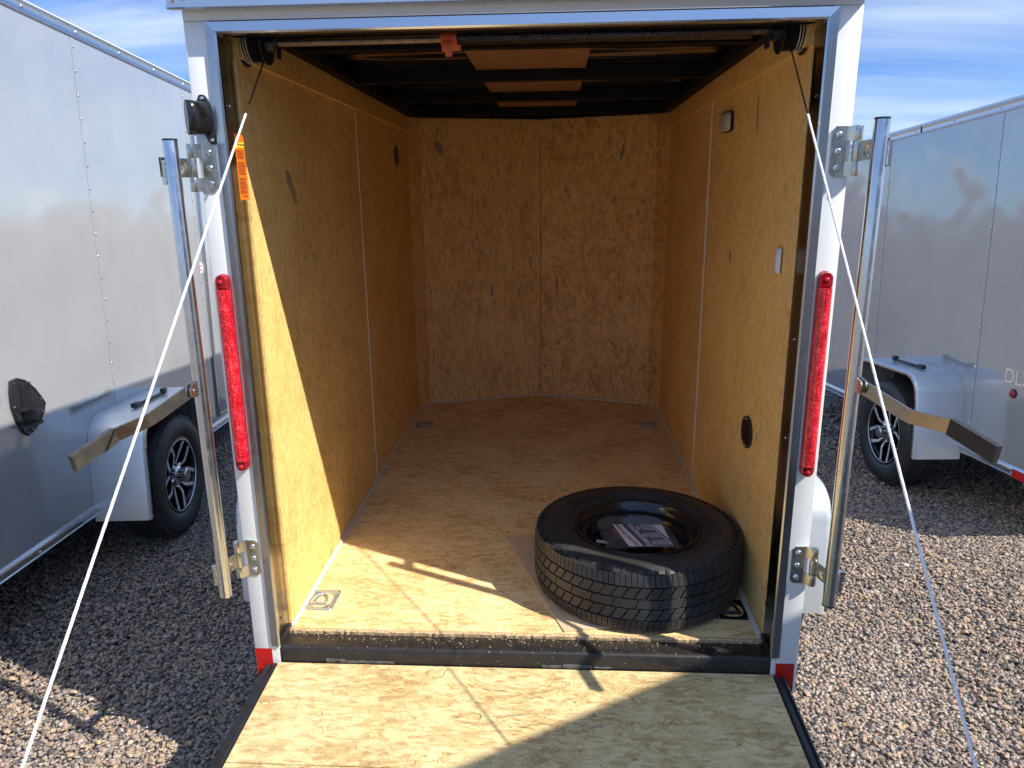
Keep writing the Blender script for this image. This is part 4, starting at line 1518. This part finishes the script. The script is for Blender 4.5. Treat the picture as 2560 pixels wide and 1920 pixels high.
def lock_bar(s, zb, zt, hz0, hz1, pts, gripmat):
    px, py = (-0.776 if s < 0 else 0.786), -0.100
    mb = MB()
    mb.lathe([(0.0130, zb), (0.0158, zb), (0.0160, zb + 0.001), (0.0160, zt - 0.001), (0.0158, zt), (0.0130, zt), (0.0130, zb + 0.002)], (px, py, 0), (0, 0, 1), 32, closed=True)
    bar = mb.build('lock_bar', 'zinc_blue', T)
    for z, dz in ((zt - 0.001, 0.004), (zb - 0.002, 0.003)):
        c = MB()
        c.lathe([(0.0005, z), (0.0164, z), (0.0166, z + 0.001), (0.0164, z + dz), (0.0005, z + dz)], (px, py, 0), (0, 0, 1), 28)
        c.build('end_cap', 'black_plastic', bar)
    for (a, b) in ((hz0[0], hz0[1]), (hz1[0], hz1[1])):
        w = MB()
        ctr = Vector((px + s * 0.0205, py - 0.0045, 0))
        nn_ = 12
        w.loft([[(ctr.x - s * 0.006, ctr.y - 0.0035, z), (ctr.x + s * 0.0045, ctr.y - 0.0035, z), (ctr.x + s * 0.0045, ctr.y + 0.006, z), (ctr.x - s * 0.006, ctr.y + 0.006, z)] for z in (a, b)])
        w.build('cam_plate', 'zinc_blue', bar)
        w = MB()
        rr = [0.0032 * random.uniform(0.7, 1.35) for _ in range(14)]
        w.tube([(ctr.x - s * 0.0068, ctr.y - 0.0045, lerp(a + 0.002, b - 0.002, k / 13)) for k in range(14)], rr, 8)
        w.build('weld_bead', 'weld', bar)
    # handle bracket
    zc2 = pts[0][2]
    br = MB()
    for off in (-0.0055, 0.0055):
        o = []
        for k in range(13):
            a = -PI / 2 + PI * k / 12
            o.append((py - 0.038 - 0.015 * math.cos(a), zc2 + 0.0165 * math.sin(a)))
        o = [(py - 0.004, zc2 - 0.019)] + o + [(py - 0.004, zc2 + 0.019)]
        br.poly([(px + s * 0.004 + off - 0.0013, y, z) for y, z in o], (0.0026, 0, 0))
    br.tube([(px + s * 0.004 - 0.009, py - 0.036, zc2), (px + s * 0.004 + 0.009, py - 0.036, zc2)], 0.0042, 12)
    br.build('handle_bracket', 'zinc', bar, angle=40)
    hn = MB()
    q = [Vector(p) for p in pts]
    path = [q[0], q[0].lerp(q[1], 0.93), q[1].lerp(q[2], 0.07)] + [q[2].lerp(q[1], 0.02), q[2]]
    flat_path(hn, path, 0.031, 0.0062)
    hn.build('handle', 'zinc_dull', bar, angle=25)
    gp = MB()
    flat_path(gp, [q[2].lerp(q[3], 0.0), q[3]], 0.036, 0.0125)
    gp.build('grip', gripmat, bar, angle=25)
    return bar


for s in (-1, 1):
    dz = 0.0 if s < 0 else 0.018
    hinge(s, 1.252 + dz, 1.362 + dz)
    hinge(s, 0.222 + dz * 0.4, 0.328 + dz * 0.4)
lock_bar(-1, 0.215, 1.365, (0.250, 0.305), (1.268, 1.322), [(-0.782, -0.138, 0.790), (-0.845, -0.220, 0.742), (-0.876, -0.310, 0.735), (-0.903, -0.420, 0.710)], 'grip_worn')
lock_bar(1, 0.226, 1.386, (0.265, 0.320), (1.288, 1.343), [(0.792, -0.138, 0.806), (0.862, -0.220, 0.762), (0.904, -0.310, 0.768), (0.938, -0.420, 0.747)], 'rubber_grip')

# torsion spring, shaft, cable drums
YS, ZS = 0.152, 1.612
mb = MB()
mb.tube([(-0.672, YS, ZS - 0.004), (0.678, YS, ZS)], 0.0095, 16)
shaft = mb.build('spring_shaft', 'shaft', T)
mb = MB()
turns = 150
ppt = 9
x0s, x1s = -0.150, 0.560
path = []
for k in range(turns * ppt + 1):
    a = 2 * PI * k / ppt
    path.append((lerp(x0s, x1s, k / (turns * ppt)), YS + 0.0165 * math.cos(a), ZS + 0.0165 * math.sin(a)))
mb.tube(path, 0.0020, 5)
mb.build('torsion_spring', 'spring_steel', shaft)
mb = MB()
mb.lathe([(0.0100, -0.190), (0.0185, -0.188), (0.0190, -0.176), (0.0165, -0.172), (0.0160, -0.158), (0.0175, -0.150), (0.0100, -0.146)], (0, YS, ZS - 0.002), (1, 0, 0), 20)
cone = mb.build('winding_cone', 'orange_plastic', shaft)
mb = MB()
mb.box(-0.186, -0.162, YS - 0.019, YS - 0.010, ZS - 0.034, ZS - 0.010, 0.002)
mb.box(-0.178, -0.160, YS - 0.017, YS - 0.012, ZS - 0.046, ZS - 0.030, 0.002)
mb.build('cone_lug', 'orange_plastic', shaft)
mb = MB()
mb.box(-0.164, -0.139, YS - 0.0195, YS - 0.0183, ZS - 0.034, ZS - 0.021)
tg = mb.build('cone_tag', 'orange_label', shaft)
for s in (-1, 1):
    xo, xi = s * 0.683, s * 0.640
    mb = MB()
    pr = []
    X0, X1 = 0.688, 0.628
    pr.append((0.010, X0))
    pr += [(0.050, X0), (0.0525, X0 - 0.001), (0.0525, X0 - 0.004), (0.045, X0 - 0.005)]
    k = X0 - 0.006
    while k > X1 + 0.006:
        pr += [(0.0425, k), (0.0400, k - 0.0016), (0.0425, k - 0.0032)]
        k -= 0.0034
    pr += [(0.042, X1 + 0.004), (0.049, X1 + 0.003), (0.049, X1), (0.020, X1 - 0.001), (0.018, X1 - 0.020), (0.010, X1 - 0.021)]
    mb.lathe([(r_, s * h_) for r_, h_ in pr], (0, YS + 0.006, ZS - 0.004), (1, 0, 0), 40)
    dr = mb.build('cable_drum', 'black_plastic', T, angle=25)
    mb = MB()
    for i in range(3):
        xx = s * (0.6790 - i * 0.0068)
        mb.tube([(xx, YS + 0.006 + 0.0445 * math.cos(2 * PI * q / 36), ZS - 0.004 + 0.0445 * math.sin(2 * PI * q / 36)) for q in range(37)], 0.0013, 6, cap=False)
    mb.build('wound_cable', 'caulk', dr)
    mb = MB()
    mb.loft([[(s * 0.598, YS - 0.022, 1.70), (s * 0.598, YS + 0.04, 1.70), (s * 0.598, YS + 0.016, ZS - 0.040), (s * 0.598, YS - 0.012, ZS - 0.040)],
             [(s * 0.603, YS - 0.022, 1.70), (s * 0.603, YS + 0.04, 1.70), (s * 0.603, YS + 0.016, ZS - 0.040), (s * 0.603, YS - 0.012, ZS - 0.040)]])
    mb.build('shaft_bracket', 'black_steel', T)

# lift cables: bare dark cable inside, white sheathed rope down to the ramp end
for s, A, Bp in ((-1, Vector((-0.6367, 0.150, 1.5685)), Vector((-0.730, -1.4368, -0.1300))), (1, Vector((0.6560, 0.150, 1.5703)), Vector((0.730, -1.3496, -0.1270)))):
    tsw = 0.083 if s < 0 else 0.098
    mb = MB()
    P1 = A.lerp(Bp, tsw)
    mb.tube([A, P1], 0.0019, 8)
    cb = mb.build('lift_cable', 'cable', T)
    # rope: three twisted strands
    mb = MB()
    L = (Bp - P1).length
    d = (Bp - P1).normalized()
    x = d.cross(Vector((0, 1, 0))).normalized()
    y = d.cross(x)
    pitch = 0.016
    st = int(L / pitch * 6)
    for q in range(3):
        ph = 2 * PI * q / 3
        mb.tube([P1 + d * (L * k / st) + (x * math.cos(ph + 2 * PI * k / 6) + y * math.sin(ph + 2 * PI * k / 6)) * 0.0013 for k in range(st + 1)], 0.0016, 5)
    mb.tube([P1 - d * 0.004, P1 + d * 0.010], [0.0026, 0.0034], 8)
    mb.build('rope', 'rope_white', cb)

# wall fittings
mb = MB()     # oval vents
def oval_vent(s, y, z, ry, rz2):
    mb = MB()
    o = [(y + ry * math.cos(2 * PI * k / 32), z + rz2 * math.sin(2 * PI * k / 32)) for k in range(32)]
    x = s * (IW + (y - 1.2) * 0.010 - 0.0022)
    mb.loft([[(x, a, b) for a, b in o], [(x - s * 0.004, a, b) for a, b in o], [(x - s * 0.0055, y + (a - y) * 0.9, z + (b - z) * 0.92) for a, b in o]])
    v = mb.build('oval_vent', 'black_plastic', T, angle=50)
    mb = MB()
    for k in range(7):
        zz = z - rz2 * 0.6 + rz2 * 1.2 * k / 6
        hw = ry * 0.75 * math.sqrt(max(0.05, 1 - ((zz - z) / rz2) ** 2))
        mb.box(x - s * 0.0055, x - s * 0.0085, y - hw, y + hw, zz, zz + 0.003)
    mb.build('louvre', 'black_gloss', v)
    for k in (PI / 2, -PI / 2):
        mb = MB()
        mb.dome((x - s * 0.0055, y, z + math.sin(k) * rz2 * 0.86), (-s, 0, 0), 0.003, 0.002, 8)
        mb.build('screw', 'screw', v)
mb.bm.free()
oval_vent(-1, 2.035, 1.428, 0.052, 0.050)
oval_vent(1, 0.405, 0.515, 0.054, 0.050)
# dome lamp on the right wall
mb = MB()
x = IW - 0.002
o = []
for cyy, czz, a0 in ((1.005, 1.495, 0), (0.895, 1.488, 0)):
    pass
ol = [(1.018, 1.440), (1.024, 1.455), (1.020, 1.500), (1.008, 1.512), (0.890, 1.503), (0.874, 1.495), (0.870, 1.450), (0.880, 1.438), (0.95, 1.436)]
mb.loft([[(x, a, b) for a, b in ol], [(x - 0.008, a, b) for a, b in ol], [(x - 0.010, 0.947 + (a - 0.947) * 0.95, 1.472 + (b - 1.472) * 0.93) for a, b in ol]])
dl = mb.build('dome_lamp', 'black_plastic', T, angle=40)
mb = MB()
mb.loft([[(x - 0.010, 0.947 + (a - 0.947) * k, 1.472 + (b - 1.472) * k) for a, b in ol] if e == 0 else [(x - 0.010 - e, 0.947 + (a - 0.947) * k, 1.472 + (b - 1.472) * k) for a, b in ol] for k, e in ((0.90, 0), (0.86, 0.008), (0.60, 0.013))])
mb.build('lens', 'lamp_lens', dl, angle=60)
mb = MB()
mb.box(x - 0.011, x - 0.016, 0.882, 0.900, 1.452, 1.462, 0.001)
mb.build('switch', 'black_plastic', dl)
# white switch plate near the opening
mb = MB()
mb.box(0.6885, 0.6830, 0.196, 0.240, 1.024, 1.092, 0.004)
wp = mb.build('wall_bracket', 'door_white', T)
mb = MB()
mb.box(0.6830, 0.6785, 0.204, 0.214, 1.030, 1.086, 0.002)
mb.build('bracket_rib', 'door_white', wp)
for z in (1.034, 1.078):
    mb = MB()
    mb.box(0.6829, 0.6824, 0.223, 0.229, z - 0.005, z + 0.005)
    mb.build('slot', 'ink', wp)
# warning label on the left jamb / wall edge
xl = -0.6765
mb = MB()
mb.poly([(xl - 0.0006, 0.060, 1.232), (xl - 0.0006, 0.112, 1.232), (xl - 0.0006, 0.112, 1.380), (xl - 0.0006, 0.106, 1.386), (xl - 0.0006, 0.060, 1.386)], (0.0007, 0, 0))
wl = mb.build('warning_label', 'orange_label', T, smooth=False)
wl.location = (0, -0.042, 0)
mb = MB()
mb.box(xl + 0.0002, xl + 0.0006, 0.077, 0.1105, 1.356, 1.368)
mb.poly([(xl + 0.0002, 0.062, 1.353), (xl + 0.0002, 0.074, 1.353), (xl + 0.0002, 0.068, 1.366)], (0.0004, 0, 0))
mb.build('label_panel', 'yellow_label', wl, smooth=False)
text_mesh('WARNING', 0.0072, 'ink', 'label_text', frame_mtx((xl + 0.0008, 0.0937, 1.362), (0, 1, 0), (0, 0, 1)), wl, 0.0001)
mb = MB()
random.seed(21)
for k in range(34):
    z = 1.348 - k * 0.0031
    if k in (7, 8, 19, 20): continue
    mb.box(xl + 0.0002, xl + 0.0005, 0.064, 0.110 - random.uniform(0, 0.012), z, z + 0.0013)
mb.box(xl + 0.0002, xl + 0.0005, 0.082, 0.104, 1.2395, 1.2415)
mb.build('fine_print', 'ink', wl, smooth=False, kind='stuff')


# recessed D-rings
def d_ring(x, y, w, h, mat, name='tie_down'):
    mb = MB()
    n_ = 40

    def sq(rx, ry, e):
        p = []
        for k in range(n_):
            a = 2 * PI * k / n_
            ca, sa = math.cos(a), math.sin(a)
            p.append((x + rx * math.copysign(abs(ca) ** e, ca), y + ry * math.copysign(abs(sa) ** e, sa)))
        return p
    o0, o1, i0, i1, i2 = sq(w / 2, h / 2, 0.22), sq(w / 2 * 0.98, h / 2 * 0.98, 0.22), sq(w * 0.36, h * 0.38, 0.85), sq(w * 0.33, h * 0.35, 0.9), sq(w * 0.24, h * 0.26, 1.0)
    mb.loft([[(a, b, 0.0004) for a, b in o0], [(a, b, 0.0024) for a, b in o1], [(a, b, 0.0032) for a, b in i0], [(a, b, -0.001) for a, b in i1], [(a, b, -0.0135) for a, b in i2], [(a, b, -0.0135) for a, b in sq(w * 0.01, h * 0.01, 1.0)]], cap0=False, cap1=True)
    tray = mb.build(name, mat, T, angle=50)
    rg = MB()
    pth = []
    for k in range(15):
        a = PI * k / 14
        pth.append((x + w * 0.20 * math.cos(a), y - h * 0.20 + h * 0.42 * math.sin(a), 0.004 + 0.002 * math.sin(a)))
    rg.tube(pth, 0.0040, 10)
    rg.tube([(x - w * 0.24, y - h * 0.22, 0.005), (x + w * 0.24, y - h * 0.22, 0.005)], 0.0050, 12)
    rg.build('ring', mat, tray)
    for sx in (-1, 1):
        for sy in (-1, 1):
            mb = MB()
            mb.dome((x + sx * w * 0.40, y + sy * h * 0.40, 0.0026), (0, 0, 1), 0.0050, 0.003, 10)
            mb.build('screw', 'screw', tray)
    return tray


# the trays sit in square cut-outs: a slightly darker packing below
d_ring(-0.640, 0.240, 0.098, 0.118, 'plated')
d_ring(-0.622, 2.040, 0.098, 0.118, 'plated')
d_ring(0.610, 2.070, 0.098, 0.118, 'plated')
d_ring(0.632, 0.232, 0.112, 0.110, 'black_gloss')

# outside of our trailer: side skins, roof, nose, running gear, tongue
for s in (-1, 1):
    mb = MB()
    mb.box(s * 0.752, s * 0.7605, 0.076, 2.54, -0.07, 1.745)
    mb.build('side_skin', 'silver_paint', T)
    mb = MB()
    mb.poly([(s * 0.7605, 2.541, -0.07), (0, 2.93, -0.07), (0, 2.915, -0.07), (s * 0.7605, 2.526, -0.07)], (0, 0, 1.815))
    mb.build('nose_skin', 'silver_paint', T)
    mb = MB()
    mb.box(s * 0.750, s * 0.7690, 0.0765, 2.54, -0.115, -0.0705, 0.003)
    mb.box(s * 0.745, s * 0.7690, 0.0765, 2.54, 1.7455, 1.792, 0.003)
    mb.build('body_rail', 'alu_y', T)
    fender(T, s, s * 0.762, s * 1.035, 0.93, -0.185, 0.255, 0.41, clip=True)
    road_wheel(T, (s * 0.915, 0.93, -0.178), s, 0.325)
mb = MB()
mb.poly([(-0.755, 0.05, 1.78), (0.755, 0.05, 1.78), (0.755, 2.54, 1.78), (0, 2.93, 1.78), (-0.755, 2.54, 1.78)], (0, 0, 0.014))
mb.build('roof', 'white_paint', T, smooth=False)
mb = MB()
mb.box(-0.745, 0.745, 0.127, 2.40, -0.115, -0.030)
mb.tube([(-0.86, 0.93, -0.178), (0.86, 0.93, -0.178)], 0.035, 12)
mb.build('chassis', 'black_steel', T)
mb = MB()
for s in (-1, 1):
    mb.poly([(s * 0.50 - 0.03, 2.3, -0.19), (s * 0.50 + 0.03, 2.3, -0.19), (0.03, 3.9, -0.19), (-0.03, 3.9, -0.19)], (0, 0, 0.07))
mb.tube([(0, 3.6, G + 0.02), (0, 3.6, 0.2)], 0.03, 12)
mb.lathe([(0.0005, 0.0), (0.09, 0.0), (0.09, 0.012), (0.0005, 0.014)], (0, 3.6, G + 0.006), (0, 0, 1), 20)
mb.build('tongue', 'black_steel', T)
# side door on the right skin
mb = MB()
mb.box(0.7606, 0.772, 1.55, 2.25, 0.02, 1.62, 0.004)
sd2 = mb.build('side_door', 'silver_paint', T)
mb = MB()
for a in ((1.515, 1.549, -0.02, 1.66), (2.251, 2.285, -0.02, 1.66)):
    mb.box(0.7606, 0.776, a[0], a[1], a[2], a[3], 0.002)
mb.box(0.7606, 0.7757, 1.549, 2.251, 1.621, 1.66, 0.002)
mb.box(0.7606, 0.7757, 1.549, 2.251, -0.02, 0.019, 0.002)
mb.build('door_trim', 'white_paint', sd2)

# ------------------------------------------------------------------ cardboard under the spare wheel
mb = MB()
cbp = [(-0.089, 0.690), (0.123, 0.092), (0.245, 0.118), (0.345, 0.150), (0.42, 0.40), (0.30, 0.74), (0.10, 0.735)]
mb.poly([(x, y, 0.0012) for x, y in cbp], (0, 0, 0.0035))
cbo = mb.build('cardboard_sheet', 'cardboard', None, smooth=False)
cbo['label'] = 'flat sheet of brown corrugated cardboard under the spare wheel'
cbo['category'] = 'cardboard'
# folds
mb = MB()
dirv = (Vector((0.123, 0.092, 0)) - Vector((-0.089, 0.690, 0))).normalized()
perp = Vector((-dirv.y, dirv.x, 0))
if perp.x < 0: perp = -perp
for off in (0.020, 0.045, 0.062, 0.085):
    a = Vector((-0.089, 0.690, 0.0049)) + perp * off + dirv * 0.01
    b = Vector((0.123, 0.092, 0.0049)) + perp * off - dirv * 0.02
    mb.tube([a, b], 0.0009, 6)
mb.build('crease', 'cardboard', cbo)

# ------------------------------------------------------------------ spare wheel
TC = Vector((0.3620, 0.408, 0.0052))
SR, SW = 0.3315, 0.200
sp_root = empty('spare_wheel', 'black spare wheel lying flat on the floor by the right wall', 'wheel', TC)
mb = MB()
rimr = 0.196
c0 = Vector((0, 0, SW / 2))
mb.lathe(tyre_profile(SR - 0.007, SW * 0.97, rimr), c0, (0, 0, 1), 110, closed=True)
tyre = mb.build('tyre', 'tyre', sp_root, angle=45)
mb = MB()
add_tread(mb, c0, (0, 0, 1), SR - 0.007, SW, 62, 0.0075)
# shoulder ribs that run down the upper sidewall
for k in range(124):
    a = 2 * PI * (k + 0.5) / 124
    ca, sa = math.cos(a), math.sin(a)
    for sg in (-1, 1):
        p0 = Vector((ca * (SR - 0.012), sa * (SR - 0.012), SW / 2 + sg * SW * 0.437))
        p1 = Vector((ca * (SR - 0.034), sa * (SR - 0.034), SW / 2 + sg * SW * 0.472))
        if k % 2 == 0:
            tdir = Vector((-sa, ca, 0)) * 0.0042
            out_ = Vector((0, 0, sg * 0.0016))
            mb.loft([[p0 - tdir + out_, p0 + tdir + out_, p0 + tdir - out_ * 2, p0 - tdir - out_ * 2], [p1 - tdir + out_, p1 + tdir + out_, p1 + tdir - out_ * 2, p1 - tdir - out_ * 2]])
mb.build('tread', 'tyre', tyre, angle=25)
mb = MB()
for rr_, zz in ((0.250, 1.0), (0.262, 1.0), (0.226, 0.985)):
    zr = SW / 2 + SW * 0.97 / 2 * 1.0 * zz
    mb.lathe([(rr_ - 0.0015, zr - 0.004), (rr_ - 0.0008, zr + 0.0022), (rr_ + 0.0008, zr + 0.0022), (rr_ + 0.0015, zr - 0.004)], (0, 0, 0), (0, 0, 1), 110)
mb.build('sidewall_ridge', 'tyre', tyre)
for k, (word, ang) in enumerate((('RADIAL', 2.6), ('TUBELESS', 0.6))):
    pass
mb = MB()
zt_ = SW * 0.925
mb.lathe([(rimr + 0.010, zt_ - 0.004), (rimr + 0.006, zt_ + 0.004), (rimr - 0.004, zt_ + 0.003), (rimr - 0.008, zt_ - 0.008), (rimr - 0.016, zt_ - 0.014), (rimr - 0.019, zt_ - 0.030), (rimr - 0.030, zt_ - 0.034), (rimr - 0.034, zt_ - 0.052), (rimr - 0.044, zt_ - 0.058), (rimr - 0.048, zt_ - 0.078), (0.134, zt_ - 0.080), (0.118, zt_ - 0.070), (0.098, zt_ - 0.056), (0.080, zt_ - 0.052), (0.052, zt_ - 0.056), (0.042, zt_ - 0.075), (0.0415, zt_ - 0.10)], (0, 0, 0), (0, 0, 1), 96)
rimo = mb.build('rim', 'black_gloss', sp_root, angle=50)
mb = MB()
for k in range(5):
    a = 2 * PI * k / 5 + 0.3
    mb.lathe([(0.0095, zt_ - 0.0525), (0.0075, zt_ - 0.0510), (0.007, zt_ - 0.058), (0.0003, zt_ - 0.058)], (0.066 * math.cos(a), 0.066 * math.sin(a), 0), (0, 0, 1), 14)
mb.build('lug_hole', 'primer', rimo)
for k in range(8):
    a = 2 * PI * k / 8 + 0.1
    o = []
    for q in range(12):
        b_ = 2 * PI * q / 12
        r_, t_ = 0.129 + 0.0085 * math.cos(b_), 0.020 * math.sin(b_)
        o.append((r_ * math.cos(a) - t_ * math.sin(a), r_ * math.sin(a) + t_ * math.cos(a)))
    mb = MB()
    mb.loft([[(x, y, zt_ - 0.0800) for x, y in o], [(x, y, zt_ - 0.0715) for x, y in o]])
    mb.build('vent_hole', 'primer', rimo)
mb = MB()
mb.tube([(-0.155 * 0.9, 0.07, zt_ - 0.07), (-0.150 * 0.9, 0.068, zt_ - 0.03)], 0.004, 10)
mb.build('valve_stem', 'rubber_grip', rimo)

# ------------------------------------------------------------------ leaflets in a clear bag, in the hollow of the rim
LZ = 0.150


def L3(u_, v_, z=0.0):
    """u to the right, v towards the camera, on a gently tilted sheet"""
    o = Vector((0.262, 0.515, LZ - 0.006))
    ux = Vector((0.998, -0.01, 0.02))
    vx = Vector((0.07, -0.965, 0.10))
    return o + ux * u_ + vx * v_ + Vector((0, 0, z))


bag = MB()
nb, mb_ = 16, 14
grid = []
for i in range(nb + 1):
    row = []
    for j in range(mb_ + 1):
        u_, v_ = i / nb, j / mb_
        uu = lerp(-0.022, 0.205, u_) + 0.03 * (v_ - 0.5) * (u_ - 0.2)
        vv_ = lerp(-0.085 + 0.02 * math.sin(u_ * 5), 0.235, v_)
        z = 0.006 + 0.006 * math.sin(u_ * 9 + v_ * 3) * math.sin(v_ * 8 + 1) + 0.030 * max(0, 0.30 - v_) * (1 if u_ < 0.3 else 0.6)
        row.append(bag.bm.verts.new(L3(uu, vv_, z)))
    grid.append(row)
for i in range(nb):
    for j in range(mb_):
        bag.bm.faces.new((grid[i][j], grid[i + 1][j], grid[i + 1][j + 1], grid[i][j + 1]))
bago = bag.build('document_bag', 'clear_film', None, angle=80)
bago['label'] = 'clear plastic bag of printed leaflets lying in the spare wheel'
bago['category'] = 'bag'


def sheet(name, quad, z, mat, parent, th=0.0006):
    mb = MB()
    pts = [L3(u_, v_, z) for u_, v_ in quad]
    mb.poly(pts, (0, 0, th))
    return mb.build(name, mat, parent, smooth=False)


QUAD = ((0.030, 0.000), (0.195, 0.010), (0.190, 0.205), (0.052, 0.208))


def ZP(s_, t_, z=0.0):
    """point on the big leaflet: s_ across, t_ down"""
    a_, b_, c_, d_ = QUAD
    u_ = lerp(lerp(a_[0], b_[0], s_), lerp(d_[0], c_[0], s_), t_)
    v_ = lerp(lerp(a_[1], b_[1], s_), lerp(d_[1], c_[1], s_), t_)
    return L3(u_, v_, z)


def zpx(x, y, z=0.0):
    t_ = (y - 285) / 375
    l_, r_ = 235 + 137 * t_, 930 + 38 * t_
    return ZP((x - l_) / (r_ - l_), t_, z)


def zsheet(name, quad, z, mat, parent):
    mb = MB()
    mb.poly([zpx(x, y, z) for x, y in quad], (0, 0, 0.0003))
    return mb.build(name, mat, parent, smooth=False)


back = sheet('leaflet', [(0.015, 0.045), (0.075, 0.02), (0.100, 0.165), (0.055, 0.195)], -0.003, 'maroon', bago)
base = sheet('leaflet', QUAD, 0.000, 'paper', bago)
zsheet('print_block', [(362, 286), (792, 296), (952, 560), (960, 660), (562, 659)], 0.0010, 'navy', base)
zsheet('print_strip', [(462, 287), (496, 287), (700, 658), (664, 658)], 0.0014, 'paper', base)
for q in range(13):
    t0 = (q + 0.25) / 13
    t1 = t0 + 0.045 + 0.012 * ((q * 7) % 3)
    if q in (4, 9): continue
    xa, ya, xb, yb = lerp(474, 676, t0), lerp(292, 655, t0), lerp(474, 676, t1), lerp(292, 655, t1)
    zsheet('print_line', [(xa, ya), (xa + 16, ya), (xb + 16, yb), (xb, yb)], 0.0018, 'ink', base)
for off in (0, 26):
    zsheet('print_line', [(424 + off, 290), (430 + off, 290), (632 + off * 0.7, 656), (624 + off * 0.7, 656)], 0.0014, 'paper', base)
for off in (0, 22):
    zsheet('print_line', [(752 + off, 300), (758 + off, 300), (952 + off * 0.3, 640), (944 + off * 0.3, 640)], 0.0014, 'paper', base)
for (x0, y0, x1, y1) in ((592, 306, 640, 395), (655, 433, 694, 520), (737, 562, 768, 640)):
    wq = 172
    zsheet('print_panel', [(x0, y0), (x0 + wq, y0), (x1 + wq - 12, y1), (x1, y1)], 0.0014, 'panel_grey', base)
    for k in (0, 1):
        xx = x0 - 46 + k * 24
        zsheet('print_line', [(xx, y0 + 18), (xx + 12, y0 + 18), (xx + 12 + 26, y0 + 76), (xx + 26, y0 + 76)], 0.0014, 'paper', base)
downv = ZP(0.2, 1) - ZP(0.05, 0)
upv = ZP(1, 0.5) - ZP(0, 0.5)
for word, x, y, mt in (('CARGO', 306, 335, 'ink'), ('XPRESS', 352, 432, 'print_red'), ('CARGO', 412, 532, 'ink'), ('XPRESS', 468, 612, 'print_red')):
    text_mesh(word, 0.0150, mt, 'print', frame_mtx(zpx(x, y, 0.0014), downv, upv), base, 0.0003)
for k in range(3):
    p0 = L3(0.046 + 0.007 * k, 0.10 + 0.024 * k, -0.0015)
    mb = MB()
    mb.poly([p0, p0 + Vector((0.004, 0, 0)), p0 + Vector((0.010, -0.018, 0.001)), p0 + Vector((0.006, -0.018, 0.001))], (0, 0, 0.0003))
    mb.build('print_line', 'paper', back, smooth=False)
st_ = MB()
st_.poly([(0.232, 0.420, 0.1325), (0.266, 0.412, 0.1325), (0.268, 0.392, 0.1345), (0.234, 0.398, 0.1345)], (0, 0, 0.0006))
sto = st_.build('barcode_sticker', 'paper', rimo, smooth=False)
sto.matrix_parent_inverse = Matrix.Translation(-TC)
mb = MB()
for k in range(9):
    x = 0.240 + k * 0.0026
    mb.poly([(x, 0.411 - 0.0006 * k, 0.1342), (x + 0.0012, 0.411 - 0.0006 * k, 0.1342), (x + 0.0012, 0.402 - 0.0006 * k, 0.1348), (x, 0.402 - 0.0006 * k, 0.1348)], (0, 0, 0.0004))
mb.build('barcode', 'ink', sto, smooth=False)
